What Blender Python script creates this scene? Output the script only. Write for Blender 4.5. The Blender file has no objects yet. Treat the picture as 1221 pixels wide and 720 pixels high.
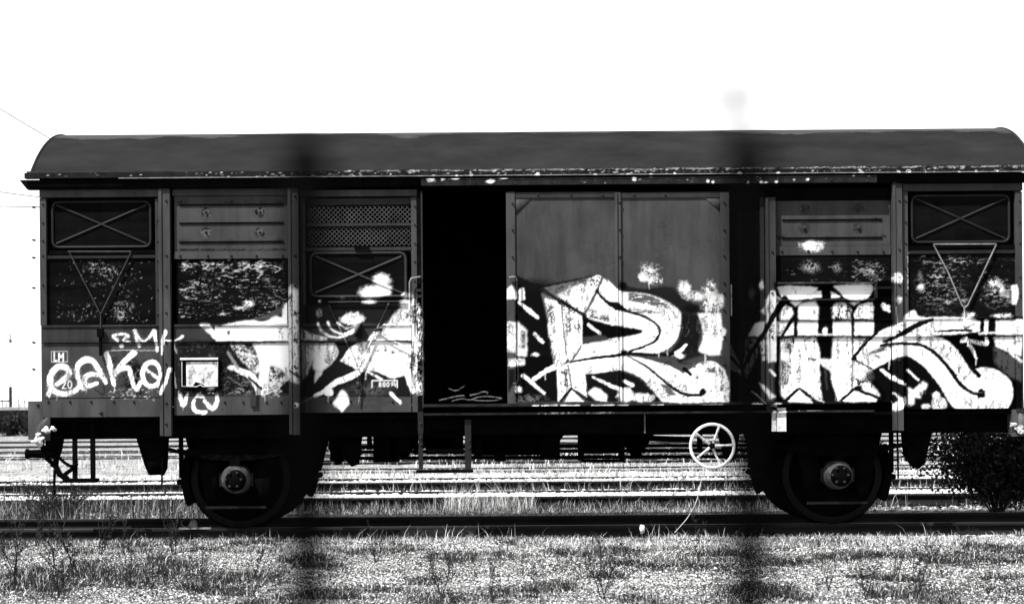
import bpy, math, random
import numpy as np
from mathutils import Vector, Matrix
rng = np.random.default_rng(7); random.seed(7)
scene = bpy.context.scene
COL = scene.collection

# ------------------------------------------------------------------ camera frame used to measure the photograph
F = 2046.0; D0 = 16.5; HC = 1.225; SA = 0.0075; CX = 610.5; CY = 480.0
def W(x, y, Y=0.0):
    """photo pixel -> world point on the upright plane at depth Y"""
    d = D0 + Y
    R = (x-CX) - (y-CY)*SA; Dn = (x-CX)*SA + (y-CY)
    return (R*d/F, Y, HC - Dn*d/F)
def XR(x0, y0, x1, y1, Y=0.0):
    ym = (y0+y1)/2; xm = (x0+x1)/2
    return W(x0, ym, Y)[0], W(x1, ym, Y)[0], W(xm, y1, Y)[2], W(xm, y0, Y)[2]

# ------------------------------------------------------------------ paint canvas (spray paint lying on the wagon side, metres in X/Z)
S = 2.5; OX, OY = 640.0, 300.0
CW, CH = int(1280*S), int(360*S)
PV = np.zeros((CH, CW), np.float32); PC = np.zeros((CH, CW), np.float32)
def lev(pts):
    p = np.asarray(pts, float)
    x = p[:, 0]-CX; y = p[:, 1]-CY
    return np.stack([(x-y*SA+OX)*S, (x*SA+y+OY)*S], 1)
def vnoise(h, w, sx, sy, seed=0):
    r = np.random.default_rng(seed)
    gx, gy = int(w/sx)+3, int(h/sy)+3
    g = r.random((gy, gx)).astype(np.float32)
    xs = np.arange(w)/sx; ys = np.arange(h)/sy
    xi = xs.astype(int); yi = ys.astype(int); fx = xs-xi; fy = ys-yi
    fx = fx*fx*(3-2*fx); fy = fy*fy*(3-2*fy)
    a = g[yi][:, xi]*(1-fx)+g[yi][:, xi+1]*fx
    b = g[yi+1][:, xi]*(1-fx)+g[yi+1][:, xi+1]*fx
    return a*(1-fy)[:, None]+b*fy[:, None]
N1 = vnoise(CH, CW, 2.6, 2.6, 1)*.36+vnoise(CH, CW, 6, 5, 7)*.24+vnoise(CH, CW, 14, 11, 2)*.22+vnoise(CH, CW, 44, 30, 3)*.18
N2 = vnoise(CH, CW, 2.4, 9, 4)*.30+vnoise(CH, CW, 9, 44, 5)*.36+vnoise(CH, CW, 2.6, 2.6, 6)*.34
N3 = vnoise(CH, CW, 10, 2.3, 8)*.38+vnoise(CH, CW, 30, 3, 9)*.18+vnoise(CH, CW, 3, 2.4, 10)*.24+vnoise(CH, CW, 60, 30, 15)*.2
def blur(a, r):
    r = int(round(r))
    if r < 1: return a
    for ax in (0, 1):
        for _ in range(2):
            p = np.pad(a, [(r+1, r) if i == ax else (0, 0) for i in (0, 1)], mode='edge')
            c = np.cumsum(p, axis=ax, dtype=np.float64)
            n = a.shape[ax]
            hi = np.take(c, np.arange(2*r+1, 2*r+1+n), axis=ax); lo = np.take(c, np.arange(0, n), axis=ax)
            a = ((hi-lo)/(2*r+1)).astype(np.float32)
    return a
def apply(m, x0, y0, v, wear=0, kind=1, cover=True):
    if v < .03: v *= .35
    h, w = m.shape
    X0, Y0 = max(0, x0), max(0, y0); X1, Y1 = min(CW, x0+w), min(CH, y0+h)
    if X1 <= X0 or Y1 <= Y0: return
    m = m[Y0-y0:Y1-y0, X0-x0:X1-x0]
    if wear > 0:
        n = (N1, N2, N3)[kind-1][Y0:Y1, X0:X1]
        lo = np.quantile(n, wear)
        m = m*np.clip((n-lo)/.10+.5, 0, 1)
    pv = PV[Y0:Y1, X0:X1]; pc = PC[Y0:Y1, X0:X1]
    PV[Y0:Y1, X0:X1] = pv*(1-m)+v*m
    PC[Y0:Y1, X0:X1] = pc*(1-m)+m
def catmull(p, n=6, closed=True):
    p = np.asarray(p, float); N = len(p); out = []
    for i in range(N if closed else N-1):
        if closed: a, b, c, d = p[(i-1) % N], p[i], p[(i+1) % N], p[(i+2) % N]
        else: a, b, c, d = p[max(i-1, 0)], p[i], p[i+1], p[min(i+2, N-1)]
        for t in np.arange(n)/n:
            out.append(.5*((2*b)+(c-a)*t+(2*a-5*b+4*c-d)*t*t+(3*b-a-3*c+d)*t**3))
    if not closed: out.append(p[-1])
    return np.array(out)
def rounded(p, n=6):
    # spline through the points, keeping real corners sharp
    p = np.asarray(p, float); N = len(p); e = np.roll(p, -1, 0)-p; a = np.arctan2(e[:, 1], e[:, 0])
    turn = np.abs((a-np.roll(a, 1)+math.pi) % (2*math.pi)-math.pi); c = turn > math.radians(58); out = []
    for i in range(N):
        b, d = p[i], p[(i+1) % N]; a0 = b*2-d if c[i] else p[i-1]; a1 = d*2-b if c[(i+1) % N] else p[(i+2) % N]
        L = np.linalg.norm(d-b); u = (d-a0); w = (a1-b)
        u = u/(np.linalg.norm(u)+1e-9)*L*.9; w = w/(np.linalg.norm(w)+1e-9)*L*.9
        for t in np.arange(n)/n: out.append(b*(2*t**3-3*t*t+1)+u*(t**3-2*t*t+t)+d*(3*t*t-2*t**3)+w*(t**3-t*t))
    return np.array(out)
def poly(pts, v=.8, soft=.5, wear=0, kind=1, smooth='auto', k=1.0):
    p = lev(pts)
    if smooth == 'auto': p = rounded(p) if len(p) >= 7 else p
    elif smooth: p = catmull(p)
    pad = int(soft*S*3+4)
    x0, y0 = np.floor(p.min(0)).astype(int)-pad; x1, y1 = np.ceil(p.max(0)).astype(int)+pad
    h, w = y1-y0, x1-x0
    xs = np.arange(w)+x0+.5; ys = np.arange(h)+y0+.5
    m = np.zeros((h, w), bool)
    q = np.roll(p, -1, 0)
    for (ax, ay), (bx, by) in zip(p, q):
        if ay == by: continue
        r = np.nonzero((ys >= min(ay, by)) & (ys < max(ay, by)))[0]
        if len(r) == 0: continue
        xc = ax+(ys[r]-ay)*(bx-ax)/(by-ay)
        m[r] ^= xs[None, :] > xc[:, None]
    apply(blur(m.astype(np.float32), soft*S)*k, x0, y0, v, wear, kind)
def stroke(pts, w, v=.8, soft=.35, wear=0, kind=1, smooth=True, k=1.0):
    p = lev(pts)
    if smooth and len(p) > 2: p = catmull(p, 8, False)
    wd = np.full(len(p), float(w)) if np.isscalar(w) else np.interp(np.linspace(0, 1, len(p)), np.linspace(0, 1, len(w)), w)
    wd = wd*S/2*(1.35 if v < .03 else 1)
    pad = int(wd.max()+soft*S*3+3)
    x0, y0 = np.floor(p.min(0)).astype(int)-pad; x1, y1 = np.ceil(p.max(0)).astype(int)+pad
    gx, gy = np.meshgrid(np.arange(x0, x1)+.5, np.arange(y0, y1)+.5)
    m = np.zeros(gx.shape, np.float32)
    for i in range(len(p)-1):
        a, b = p[i], p[i+1]; d = b-a; L = max((d**2).sum(), 1e-6)
        t = np.clip(((gx-a[0])*d[0]+(gy-a[1])*d[1])/L, 0, 1)
        dist = np.hypot(gx-a[0]-t*d[0], gy-a[1]-t*d[1])
        r = wd[i]+(wd[i+1]-wd[i])*t
        m = np.maximum(m, np.clip((r-dist)/(soft*S*2)+.5, 0, 1))
    apply(m*k, x0, y0, v, wear, kind)
def blob(x, y, rx, ry, v=.8, soft=.5, wear=0, kind=1, k=1.0):
    """soft spray cloud; soft = share of the radius that fades"""
    c = lev([(x, y)])[0]; rx *= S*1.25; ry *= S*1.25
    x0, x1 = int(c[0]-rx-2), int(c[0]+rx+3); y0, y1 = int(c[1]-ry-2), int(c[1]+ry+3)
    gx, gy = np.meshgrid(np.arange(x0, x1), np.arange(y0, y1))
    d = np.hypot((gx-c[0])/rx, (gy-c[1])/ry)
    n = vnoise(y1-y0, x1-x0, 9, 7, int(abs(x*7+y)))*.5+vnoise(y1-y0, x1-x0, 2.5, 2.5, int(abs(x*3+y)))*.5
    apply(np.clip((1-d+(n-.5)*.55)/max(soft, .05), 0, 1).astype(np.float32)*k, x0, y0, v, wear, kind)
def ring(x, y, rx, ry, w, v=.8, **k):
    a = np.linspace(0, 2*math.pi, 25)
    stroke([(x+rx*math.cos(t), y+ry*math.sin(t)) for t in a], w, v, smooth=False, **k)
def specks(x0, y0, x1, y1, n, v=.5, dens=None, ln=(2, 7), wd=(.5, 1.1), slope=.12, seed=1):
    r = random.Random(seed)
    for _ in range(n):
        x, y = r.uniform(x0, x1), r.uniform(y0, y1)
        if dens and r.random() > dens(x, y): continue
        L = r.uniform(*ln); s = r.uniform(-slope, slope)
        stroke([(x, y), (x+L*.5, y+L*s+r.uniform(-.8, .8)), (x+L, y+L*2*s)], r.uniform(*wd), v*r.uniform(.4, 1.3), soft=.3, smooth=False, k=r.uniform(.4, 1))
BK = .0012; DK = .0045
def paint_left():
    # plywood scratches of the first two bays
    def d1(x, y): return math.exp(-((x-118)/16)**2-((y-322)/11)**2)+1.0*math.exp(-((x-147)/14)**2-((y-372)/20)**2)+.18
    blob(118, 322, 17, 15, .5, .9, .8); blob(146, 370, 14, 20, .5, .9, .84); blob(100, 372, 25, 14, .4, .9, .92); blob(136, 335, 26, 22, .4, .9, .95); specks(62, 310, 182, 384, 520, .45, d1, (.4, 2.2), (.4, 1.0), .6, 11)
    def d2(x, y): return .35+.65*math.exp(-((y-350)/22)**2)
    poly([(213, 311), (340, 311), (340, 377), (213, 380)], .3, 1, .93, 3); specks(214, 312, 338, 378, 300, .42, d2, (1, 6), (.35, .8), .22, 12); specks(214, 312, 338, 378, 60, .3, d2, (8, 20), (.3, .6), .05, 17)
    specks(216, 311, 340, 322, 60, .6, None, (2, 9), (.6, 1.4), .3, 13)
    for x, y in ((293, 316), (309, 316), (331, 320), (222, 317), (245, 316), (310, 326)):
        stroke([(x-4, y-3), (x+3, y), (x-3, y+5)], 1.3, .6, k=.8)
    # soft dark mottling round the tag
    blob(158, 447, 15, 21, .008, .5, .25); blob(160, 468, 14, 6, .01, .5, .35); blob(133, 432, 8, 14, .01, .7, .4)
    specks(128, 462, 188, 476, 90, .5, None, (1, 3), (.5, 1.4), .5, 14)
    stroke([(127, 417.8), (186, 417.5)], 1.2, .5, smooth=False)
    # e a K o N
    stroke([(68, 458), (80, 449), (82, 442), (76, 437), (68, 438), (61, 447), (60, 458), (65, 466), (76, 469.5), (88.5, 466), (97, 458)], (6, 7, 7, 7, 7.5, 8, 8, 6.5, 6, 6, 5))
    stroke([(61.5, 461), (58, 469)], (5, 6)); stroke([(58, 468), (58.6, 474)], (3, 1))
    stroke([(99.5, 464), (95.5, 458), (92, 445), (94, 434), (102.5, 428.5), (111, 431), (118, 441), (126, 456)], (3.5, 5, 6, 7, 8, 7, 6.5, 5))
    stroke([(121, 447), (107, 446.5), (100.5, 452), (105, 459.5), (116, 457)], (5, 6, 6, 6, 5))
    stroke([(112, 463), (123, 470), (124, 458)], 1, .008, k=.8)
    stroke([(85, 448), (92, 456)], 1.2, .01, k=.7)
    stroke([(127, 422), (132, 440), (136, 459)], (7, 7, 5))
    stroke([(160, 420.5), (148, 431), (137, 446)], (8, 7, 6), wear=.04)
    stroke([(142, 441), (152, 438), (156, 447), (159, 458), (163, 464), (168, 455)], (6, 6, 5, 4.5, 5, 5), wear=.06)
    ring(181, 446, 11, 14.5, 6); stroke([(173, 440), (190, 452)], 4, wear=.1)
    blob(174, 430, 3, 2, .01, .5, .3)
    stroke([(203, 440), (199.5, 454), (192.5, 469)], 4.5)
    stroke([(206, 439), (210, 462)], (3, 4, 2)); stroke([(213.5, 467), (219, 482), (224, 467)], (3, 7, 3))
    poly([(238, 465.5), (246, 474.5), (232, 474.5)])
    stroke([(232, 477), (230.5, 482), (234, 490.5), (246, 491)], (4, 5, 5, 5)); stroke([(246, 493), (241, 495)], 1.5)
    stroke([(244, 477), (253, 487), (259, 479), (257.5, 469), (249, 467)], (4, 6, 5, 4, 4))
    # R M t
    stroke([(141, 406), (135, 401), (141, 398.5), (150, 398.5), (153, 401), (147, 405), (155, 407.5)], 3)
    blob(144.5, 412, 2.5, 2, .8, .3)
    stroke([(161, 394.5), (163, 403), (166.5, 413)], (5, 4, 3)); stroke([(161, 396), (172, 407), (184, 394.5)], (4, 2.6, 4.5)); stroke([(184.5, 394.5), (187.5, 418)], (5, 3.5))
    stroke([(199, 395.5), (196, 405), (194.5, 423)], (5, 4, 2)); stroke([(198, 406.5), (207, 406), (213, 404.5), (217.5, 401.5)], (2.4, 2, 2.5, 4.5))
    stroke([(207, 410), (210.5, 421)], (3, 2)); stroke([(223, 415), (223, 420.5)], 2)
    # second bay
    for x in (245.5, 310):
        for y in (253, 277):
            blob(x, y, 7.5, 7.5, .085, .5); ring(x, y, 4.6, 4.6, 2.2, .008, wear=.35); blob(x, y, 1.6, 1.6, .008, .5)
    for x, y in ((218, 242), (273, 240), (333, 243), (219, 287), (275, 289), (333, 287)):
        blob(x, y, 7, 4, .07, .6, .4); blob(x, y, 6, 3, .008, .6, .55)
    stroke([(210, 298), (342, 297.5)], 1.2, .006, wear=.3)
    poly([(256, 389), (347, 388), (347, 407), (258, 407)], .8, .5)
    poly([(237, 386), (250, 386), (257, 396), (264, 407), (255, 404)], .8, .4)
    poly([(270, 396), (275.5, 393), (274.5, 400.5)], .05, .3)
    poly([(298, 381), (322, 373), (336, 365), (340, 362), (338, 374), (318, 381)], .05, .8)
    poly([(262, 388), (280, 384), (300, 381.5), (315, 383), (328, 377), (336, 378), (338, 366), (342, 360), (346, 358), (346, 388)], .8, .7)
    poly([(345, 344), (350, 339), (357, 347), (358, 460), (345, 452)], .8, 1.5, .10, 2); blob(350, 347, 6, 7, .8, .6); blob(347, 356, 3, 3, .02, .5, .3)
    stroke([(347, 442), (358, 450)], 2, .008)
    for y in (373, 405): blob(352, y, 1.5, 4, .01, .6, .3)
    blob(296, 361, 8, 5.5, .8, .7, .25); blob(286, 367, 9, 3, .6, .8, .3); blob(265, 374, 5, 2, .5, .8)
    poly([(212, 407), (268, 407), (300, 440), (330, 471), (212, 471)], .018, 1.5, .2); poly([(250, 408), (345, 408), (345, 470), (270, 470)], .012, 1, .1)
    poly([(274, 411), (291, 411), (312, 440), (306, 446), (290, 432)], .55, .8, .4, 1); blob(300, 424, 10, 8, .6, .8, .5)
    poly([(301, 410), (345, 408), (345, 453), (336, 441), (322, 434), (320, 455), (319, 470), (313, 473), (308, 462), (310, 440), (307, 424)], .8, .7)
    poly([(322, 434), (336, 440), (345, 452), (336, 458), (328, 470), (321, 463)], .6, .7, .5)
    specks(318, 455, 335, 473, 60, .7, None, (1, 3), (.6, 1.4), .4, 19)
    stroke([(283, 440.5), (300, 449), (311, 468)], (6, 9, 6)); blob(277, 438, 6, 3, .8, .6); stroke([(272, 420), (284, 440)], 3, .2, 1)
    stroke([(297, 450), (312, 464)], 2.4, .006); specks(270, 445, 298, 472, 45, .3, None, (1, 5), (.5, 1), .3, 15)
    blob(309, 468, 3, 2.5, .8, .4)
def paint_mid():
    poly([(359, 408), (490, 408), (490, 473), (359, 473)], .02, .5); blob(440, 465, 26, 10, .06, .8, .25); blob(425, 480, 40, 6, .05, .8, .3)
    poly([(361, 363), (489, 363), (489, 386), (361, 386)], .022, .6)
    poly([(360, 408), (386, 410), (373, 430), (366, 447), (361, 452)], .65, 1, .08, 2)
    poly([(386, 414), (396, 409), (402, 416), (402, 424), (394, 434), (383, 442), (375, 441), (374, 431)], .8, .8, smooth=True)
    poly([(373, 411), (398, 409), (400, 414), (386, 416), (374, 432)], .8, .8)
    poly([(376, 443), (385, 441), (384, 446), (375, 457)], .7, .5)
    stroke([(356, 482), (366, 477), (377, 471)], (3, 2), .12, .8); blob(354, 483, 3, 3.4, .8, .6)
    stroke([(376, 471.5), (388, 465), (400, 456), (415, 450), (427, 444)], (4, 5, 7, 7.5, 7)); blob(392, 467.5, 5, 4, .8, .2)
    poly([(408, 465), (414, 471), (417, 480), (413, 486), (409, 491), (400, 485), (397, 480), (402, 473)], .8, .6, smooth=True)
    poly([(406, 430), (418, 414), (430, 408), (445, 406), (470, 407), (491, 409), (491, 421), (487, 440), (480, 448), (466, 450), (452, 444), (440, 441), (430, 443), (418, 436)], .8, .5)
    for x, y in ((450, 418), (460, 413), (459, 417), (468, 420), (476, 420), (428, 411), (441, 409), (487, 434), (488, 425)): blob(x, y, 3.2, 2.2, .07, .6, .3)
    poly([(481, 443), (489, 439), (496, 468), (491, 470)], .8, .5)
    poly([(491, 345), (504, 372), (504, 470), (497, 472), (491, 440)], .8, 1.5, .45, 2)
    stroke([(437, 442), (455, 452)], 2.4); stroke([(466, 469), (477.5, 480)], 4.4)
    # belt
    poly([(359, 391), (372, 398), (391, 402), (391, 406), (359, 406)], .75, .9)
    stroke([(379, 386), (385, 396), (398, 402), (412, 400.5), (424, 393)], 3.2); stroke([(391, 384), (396, 393), (408, 398), (418, 395), (426, 389)], 3.2); stroke([(403, 385), (412, 391), (422, 389)], 2.8)
    blob(420, 380, 12, 7, .8, .35); poly([(437, 406), (446, 394), (458, 386), (497, 385), (497, 406)], .8, .5)
    poly([(462, 386), (468, 377), (475, 372), (481, 362), (491, 360), (491, 387)], .8, 1.6, .1)
    # flap
    blob(443, 348, 16, 8, .8, .55); blob(455, 334, 11, 9, .8, .5); poly([(432, 355), (466, 352), (468, 340), (440, 342)], .8, 1.5)
    blob(440, 360, 9, 2, .8, .4); blob(484, 352, 6, 4, .8, .6); blob(485, 361, 9, 4, .8, .5); blob(381, 359, 3, 2, .6, .7, .2); blob(380, 373, 3.5, 5, .35, .8, .2)
    specks(400, 353, 425, 357, 14, .5, None, (1, 4), (.6, 1), .1, 16)
def paint_door():
    dens = lambda x, y: .25+.75*math.exp(-((y-300)/9)**2)
    specks(776, 268, 852, 322, 150, .11, dens, (1, 7), (.35, .7), .1, 21); specks(690, 288, 732, 322, 90, .09, None, (.6, 2), (.35, .8), .3, 22)
    poly([(616, 333), (646, 344), (653, 380), (659, 430), (666, 440), (666, 479), (614, 479), (614, 340)], DK, 1.0)
    blob(640, 340, 22, 8, .01, .9); stroke([(616, 331), (645, 343), (680, 336), (714, 329)], (3, 5, 2.5, 2), .008, 1)
    # stile
    poly([(604, 345), (610, 340), (615, 350), (615, 357), (604, 358)], .8, .8); poly([(604, 383), (615, 385), (615, 421), (604, 420)], .8, .6, .03)
    poly([(606, 428), (626, 428), (626, 435.5), (606, 438)], .8, .6, .15); poly([(606, 440), (614, 440), (614, 455), (606, 470)], .01, .6)
    poly([(618.5, 347), (620, 344), (625, 344), (626, 358), (619, 359.5)], .8, .5)
    stroke([(619, 361), (630, 370), (641, 379)], (2.6, 5, 4)); stroke([(637, 398.5), (647, 408)], 3.6)
    poly([(617, 384), (628, 394), (628, 424.5), (616, 424.5)], .7, .7); poly([(621, 393), (627, 396), (626, 416), (621, 417)], .07, .6, .15)
    poly([(615, 425.5), (659, 425.5), (661, 437), (650, 444), (615, 444)], BK, .5); poly([(606, 428), (625.5, 428), (625.5, 435), (614, 436)], .8, .6, .06)
    blob(638, 422.5, 4.5, 2, .7, .5); stroke([(624, 447.5), (649, 469)], (4.6, 3)); blob(618, 464, 4.5, 4, .7, .5); blob(632, 475, 18, 5, .12, .8, .5)
    stroke([(637, 452), (650, 443), (664, 436)], (5, 5, 8))
    # big letter
    poly([(648, 343.5), (680, 337), (712, 329.5), (718, 330), (711, 348), (697, 375), (668, 358)], .09, .5, .1); 
    poly([(664, 352), (690, 340), (712, 329), (718, 330), (711, 348), (697, 375), (676, 362)], .8, .8, .3); blob(694, 354, 17, 13, .8, .6)
    poly([(645, 350), (668, 361), (672, 395), (676, 428), (664, 440), (659, 430), (653, 385)], .09, .4); poly([(649, 356), (668, 361), (672, 395), (676, 428), (664, 440), (660, 430), (654, 385)], .8, .5, .38, 2); poly([(660, 358), (668, 362), (676, 428), (668, 434)], .8, .8, .06, 2)
    poly([(653, 386), (671, 386), (671, 402), (655, 402)], .8, .6, .1)
    poly([(669, 363), (695, 378), (693, 411), (679, 431), (676, 425), (672, 395)], .08, .4); poly([(669, 363), (695, 378), (693, 411), (679, 431), (676, 425), (672, 395)], .8, .4, .42, 2); poly([(672, 396), (694, 398), (693, 411), (679, 431), (676, 425)], .8, .8, .06, 2)
    stroke([(694, 379), (693, 411)], 2.2, .8)
    poly([(711, 349), (716, 331), (727, 336), (738, 347), (772, 351), (800, 363), (811, 372), (811, 385), (808, 402), (800, 413), (785, 421), (760, 422), (720, 424), (680, 433), (694, 411), (697, 376)], .8, .5, .015)
    poly([(749, 349), (775, 352), (797, 364), (800, 370), (780, 366), (748, 359)], .07, .6, .22, 3); poly([(748, 367), (780, 371), (793, 374), (770, 375), (748, 372)], .08, .6, .12, 3)
    poly([(702, 368), (726, 376), (726, 385), (701, 379)], .07, .6, .25, 3)
    stroke([(695, 378), (700, 381)], 3, .02); poly([(694, 378), (701, 380), (726, 387), (755, 391.5), (767, 394), (764, 397.5), (745, 402), (715, 406), (694, 411)], BK, .5)
    poly([(695, 402), (720, 400), (726, 406), (694, 411)], .03, 1)
    stroke([(718, 331), (711, 348), (697, 375)], (3, 3.4, 3), .06, .5); blob(711, 348, 3, 2.5, .01, .5)
    stroke([(669, 360), (698, 377)], (4, 2.4), .012); blob(668, 360, 4, 3.4, .008, .4); stroke([(645, 345), (668, 360)], (2, 3), .02)
    stroke([(669, 362), (672, 395), (675, 424)], 1.6, .03)
    stroke([(711, 348), (724, 361), (733, 365), (745, 370)], (1.6, 3, 5, 7, 3), .006); stroke([(745, 371), (765, 377), (778, 384), (786, 393), (784, 402), (775, 410), (750, 419)], (3, 2.6, 2.4, 2.4, 2.2, 2), .01)
    stroke([(701, 387.5), (714.5, 398)], 3.2)
    # dark sky of the letter, clouds
    poly([(738, 336), (748, 342), (770, 345), (796, 343), (826, 362), (836, 365), (837, 374), (812, 374), (800, 362), (772, 351), (740, 348)], .02, 1); blob(742, 341, 6, 5, .004, .6); blob(795, 348, 14, 6, .025, .8); blob(823, 368, 10, 5, .006, .6)
    blob(773, 324, 15, 12, .8, .9, .3); blob(780, 335, 10, 5, .8, .6, .2); blob(766, 331, 6, 6, .8, .6)
    blob(815, 343, 8, 8, .8, .5); blob(829, 353, 14, 6, .8, .6, .1); blob(845, 345, 10, 11, .8, .7, .35); blob(858, 359, 4.5, 8, .8, .5); poly([(833, 352), (858, 350), (858, 374), (838, 374)], .6, 2, .4, 2)
    poly([(811, 374), (834, 374), (837, 395), (832, 410), (840, 425), (830, 430), (812, 434), (798, 421), (810, 402)], .012, .6, .08, 2); blob(826, 425, 14, 8, .02, .7)
    poly([(831, 374), (859, 373), (860, 388), (865, 395), (861, 406), (858, 424), (845, 424), (832, 418), (837, 402), (836, 388)], .8, .8)
    stroke([(801, 423), (809, 419), (817, 411.5)], (4, 4.5, 3.4)); blob(809, 424, 5, 3, .8, .4)
    poly([(811, 432), (836, 424), (862, 426), (868, 446), (850, 432), (828, 434)], .04, 1.2)
    # leg
    poly([(677, 432), (710, 426), (735, 424), (755, 425), (775, 429), (800, 437), (814, 445), (822, 440), (838, 431), (850, 431), (862, 441), (868, 456), (868, 479), (790, 479), (778, 466), (762, 450), (740, 442), (700, 446), (692, 440)], .8, .5, .01)
    for p in ([(785, 457), (796, 459), (807, 471), (797, 472)], [(820, 438), (827, 432), (830, 439)], [(831, 431), (845, 431), (838, 436)], [(841, 443), (853, 436), (851, 445)], [(856, 437), (861, 443), (861, 450), (856, 444)], [(827, 449), (833, 448), (830, 453)], [(858, 460), (861, 465), (857, 467)]): poly(p, .07, .5, .1)
    blob(795, 435, 12, 6, .02, .6, .78); blob(803, 445, 9, 5, .02, .6, .8)
    stroke([(680, 432), (700, 428), (735, 424), (745, 421.5)], (2.4, 2.4, 3, 4), .008); stroke([(745, 421.5), (785, 423), (801, 422)], (3, 2.6, 4), .005); blob(744, 420, 5, 4, .004, .4)
    stroke([(748, 425), (770, 437), (785, 449), (800, 461), (815, 470), (835, 471)], (1.4, 2, 2.2, 3, 3, 2.4), .006); blob(837, 467, 4, 4, .004, .3); stroke([(815, 440), (822, 446)], 3.4, .006)
    poly([(664, 440), (677, 433), (686, 437), (697, 441), (700, 474), (690, 467), (681, 462), (672, 473), (665, 479)], .8, .5, .05); poly([(672, 440), (676, 440), (678, 464), (674, 466)], .05, .5, .2, 2); stroke([(677, 436), (680, 455), (681, 463)], 1.4, .02)
    poly([(673, 479), (681, 464), (697, 479)], .8, .4); stroke([(681, 463), (668, 478)], 2.4, .006); stroke([(681, 463), (700, 476)], 2, .01)
    poly([(698, 446), (738, 442), (760, 450), (790, 479), (701, 479)], .010, .5)
    stroke([(706, 449), (722, 457), (740, 465)], (2, 3, 5), wear=.05); stroke([(744, 454), (753, 459)], (3.6, 5)); poly([(700, 468), (708, 462), (715, 464), (724, 472), (722, 479), (710, 477)], .8, .6); blob(745, 471, 9, 8, .8, .4); blob(766, 474, 12, 5, .8, .5)
    for a, b in ((634, 642), (645, 664), (667, 691), (704, 732), (735, 748), (774, 790), (835, 861)): poly([(a, 482.6), (b, 482), (b, 485.6), (a, 486)], .8, .4)
    poly([(640, 491), (700, 490), (700, 493), (640, 494)], .3, .7, .6); poly([(700, 491), (740, 490), (740, 492), (700, 493)], .3, .7, .6)
def paint_right():
    poly([(922, 337), (1064, 335), (1064, 484), (922, 486)], BK, .6); poly([(1076, 378), (1219, 377), (1219, 488), (1076, 490)], BK, .6)
    poly([(869, 405), (882, 432), (884, 447), (869, 440)], .07, 1); poly([(889, 404), (905, 403), (903, 425), (890, 453), (886, 437)], .09, 1.2, .2, 2); blob(896, 350, 5, 10, .06, .8)
    poly([(891, 401), (900, 385), (912, 382), (912, 401)], .5, 1); poly([(906, 372), (912, 364), (912, 376)], .7, .6); poly([(906, 404), (913, 404), (913, 430), (908, 430)], .6, .8, .2)
    for x in (959.5, 1024):
        for y in (249, 272): ring(x, y, 4.6, 4.6, 2.4, .012, wear=.4); blob(x, y, 7, 7, .06, .8, .3, k=.5)
    for x, y in ((932, 283), (988, 284), (1050, 281), (1046, 262)): blob(x, y, 7, 3, .012, .7, .5)
    blob(908, 340, 3, 6, .7, .6); poly([(912, 358), (919, 345), (925, 350), (925, 430), (914, 434)], .8, .7, .02); stroke([(917, 441), (922, 447)], 4)
    poly([(904, 455), (912, 460), (924, 473), (917, 477)], .8, .6); stroke([(896, 466), (906, 474), (911, 481)], 2, .2); poly([(894, 480), (908, 480), (907, 483.5), (894, 483.5)], .8, .4); poly([(917, 483.5), (923, 480), (930, 481), (926, 484)], .8, .4)
    blob(968, 293, 15, 8, .8, .6, .05); blob(967, 318, 13, 9, .25, .8, .3); blob(998, 319, 6, 8, .18, .8, .3); specks(1015, 310, 1056, 334, 80, .3, None, (1, 6), (.4, 1), .25, 31); specks(928, 318, 1056, 335, 30, .2, None, (1, 6), (.4, 1), .2, 32)
    poly([(927, 342), (940, 340.5), (965, 341.5), (976, 343.5), (963, 355.5), (935, 356.5), (930, 350)], .8, .4); poly([(994, 341), (1010, 339), (1040, 339), (1041.5, 345), (1031, 357), (1012, 357), (1004, 351)], .8, .4)
    poly([(963, 355), (974, 347), (980, 347), (980, 354), (965, 356)], .8, .3); poly([(991, 347), (1003, 354), (991, 355)], .8, .3); poly([(925, 352), (933, 357), (925, 357)], .8, .3)
    poly([(942, 359), (957, 359), (949, 365)], .8, .3); poly([(1013, 361), (1026, 360), (1019, 364)], .7, .4)
    poly([(925, 359), (933, 359), (925, 378)], .8, .4); poly([(930, 381), (930, 375), (936, 364), (944, 367), (946, 374), (941, 381)], .8, .6, smooth=False); blob(939, 367, 3, 2, .08, .7)
    poly([(953, 363), (964, 359.5), (972, 359), (976, 366), (975, 381), (952, 381)], .8, .6); blob(971, 372, 2.5, 5, .06, .8, .3)
    poly([(992, 366), (998, 361), (1009, 361), (1015, 368), (1014, 380), (993, 380)], .6, .6, .4, 2); poly([(1019, 373), (1025, 363), (1040, 360), (1042, 366), (1041, 380), (1019, 380)], .8, .5, .08, 3)
    for a, b in ((925, 946), (951, 974.5), (993, 1014.5), (1018.5, 1041.5)): poly([(a, 383.5), (b, 383), (b, 399.5), (a, 400)], .8, .4)
    stroke([(944, 381), (933, 399)], (4, 3), .006); blob(983.5, 395, 2.6, 5, .8, .3); poly([(975, 398), (993, 398), (993, 399.6), (975, 399.6)], .6, .3)
    stroke([(936, 357), (922, 376), (909, 400), (896, 420), (885, 441)], (7, 5, 4, 3.5, 3), .005); stroke([(871, 425), (884, 440)], 3, .005)
    poly([(931, 404), (973, 403), (978, 425), (977, 440), (980, 479), (966, 476), (952, 463), (938, 476), (931, 470), (930, 440)], .8, .7, .13, 2)
    blob(940, 413, 7, 9, .05, .8, .2); poly([(931, 428), (941, 432), (940, 458), (931, 460)], .05, 1, .3, 2); blob(953, 445, 4, 20, .1, .8, .6, k=.9); specks(958, 427, 978, 430, 14, .02, None, (1, 3), (.8, 1.6), .2, 33)
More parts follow.
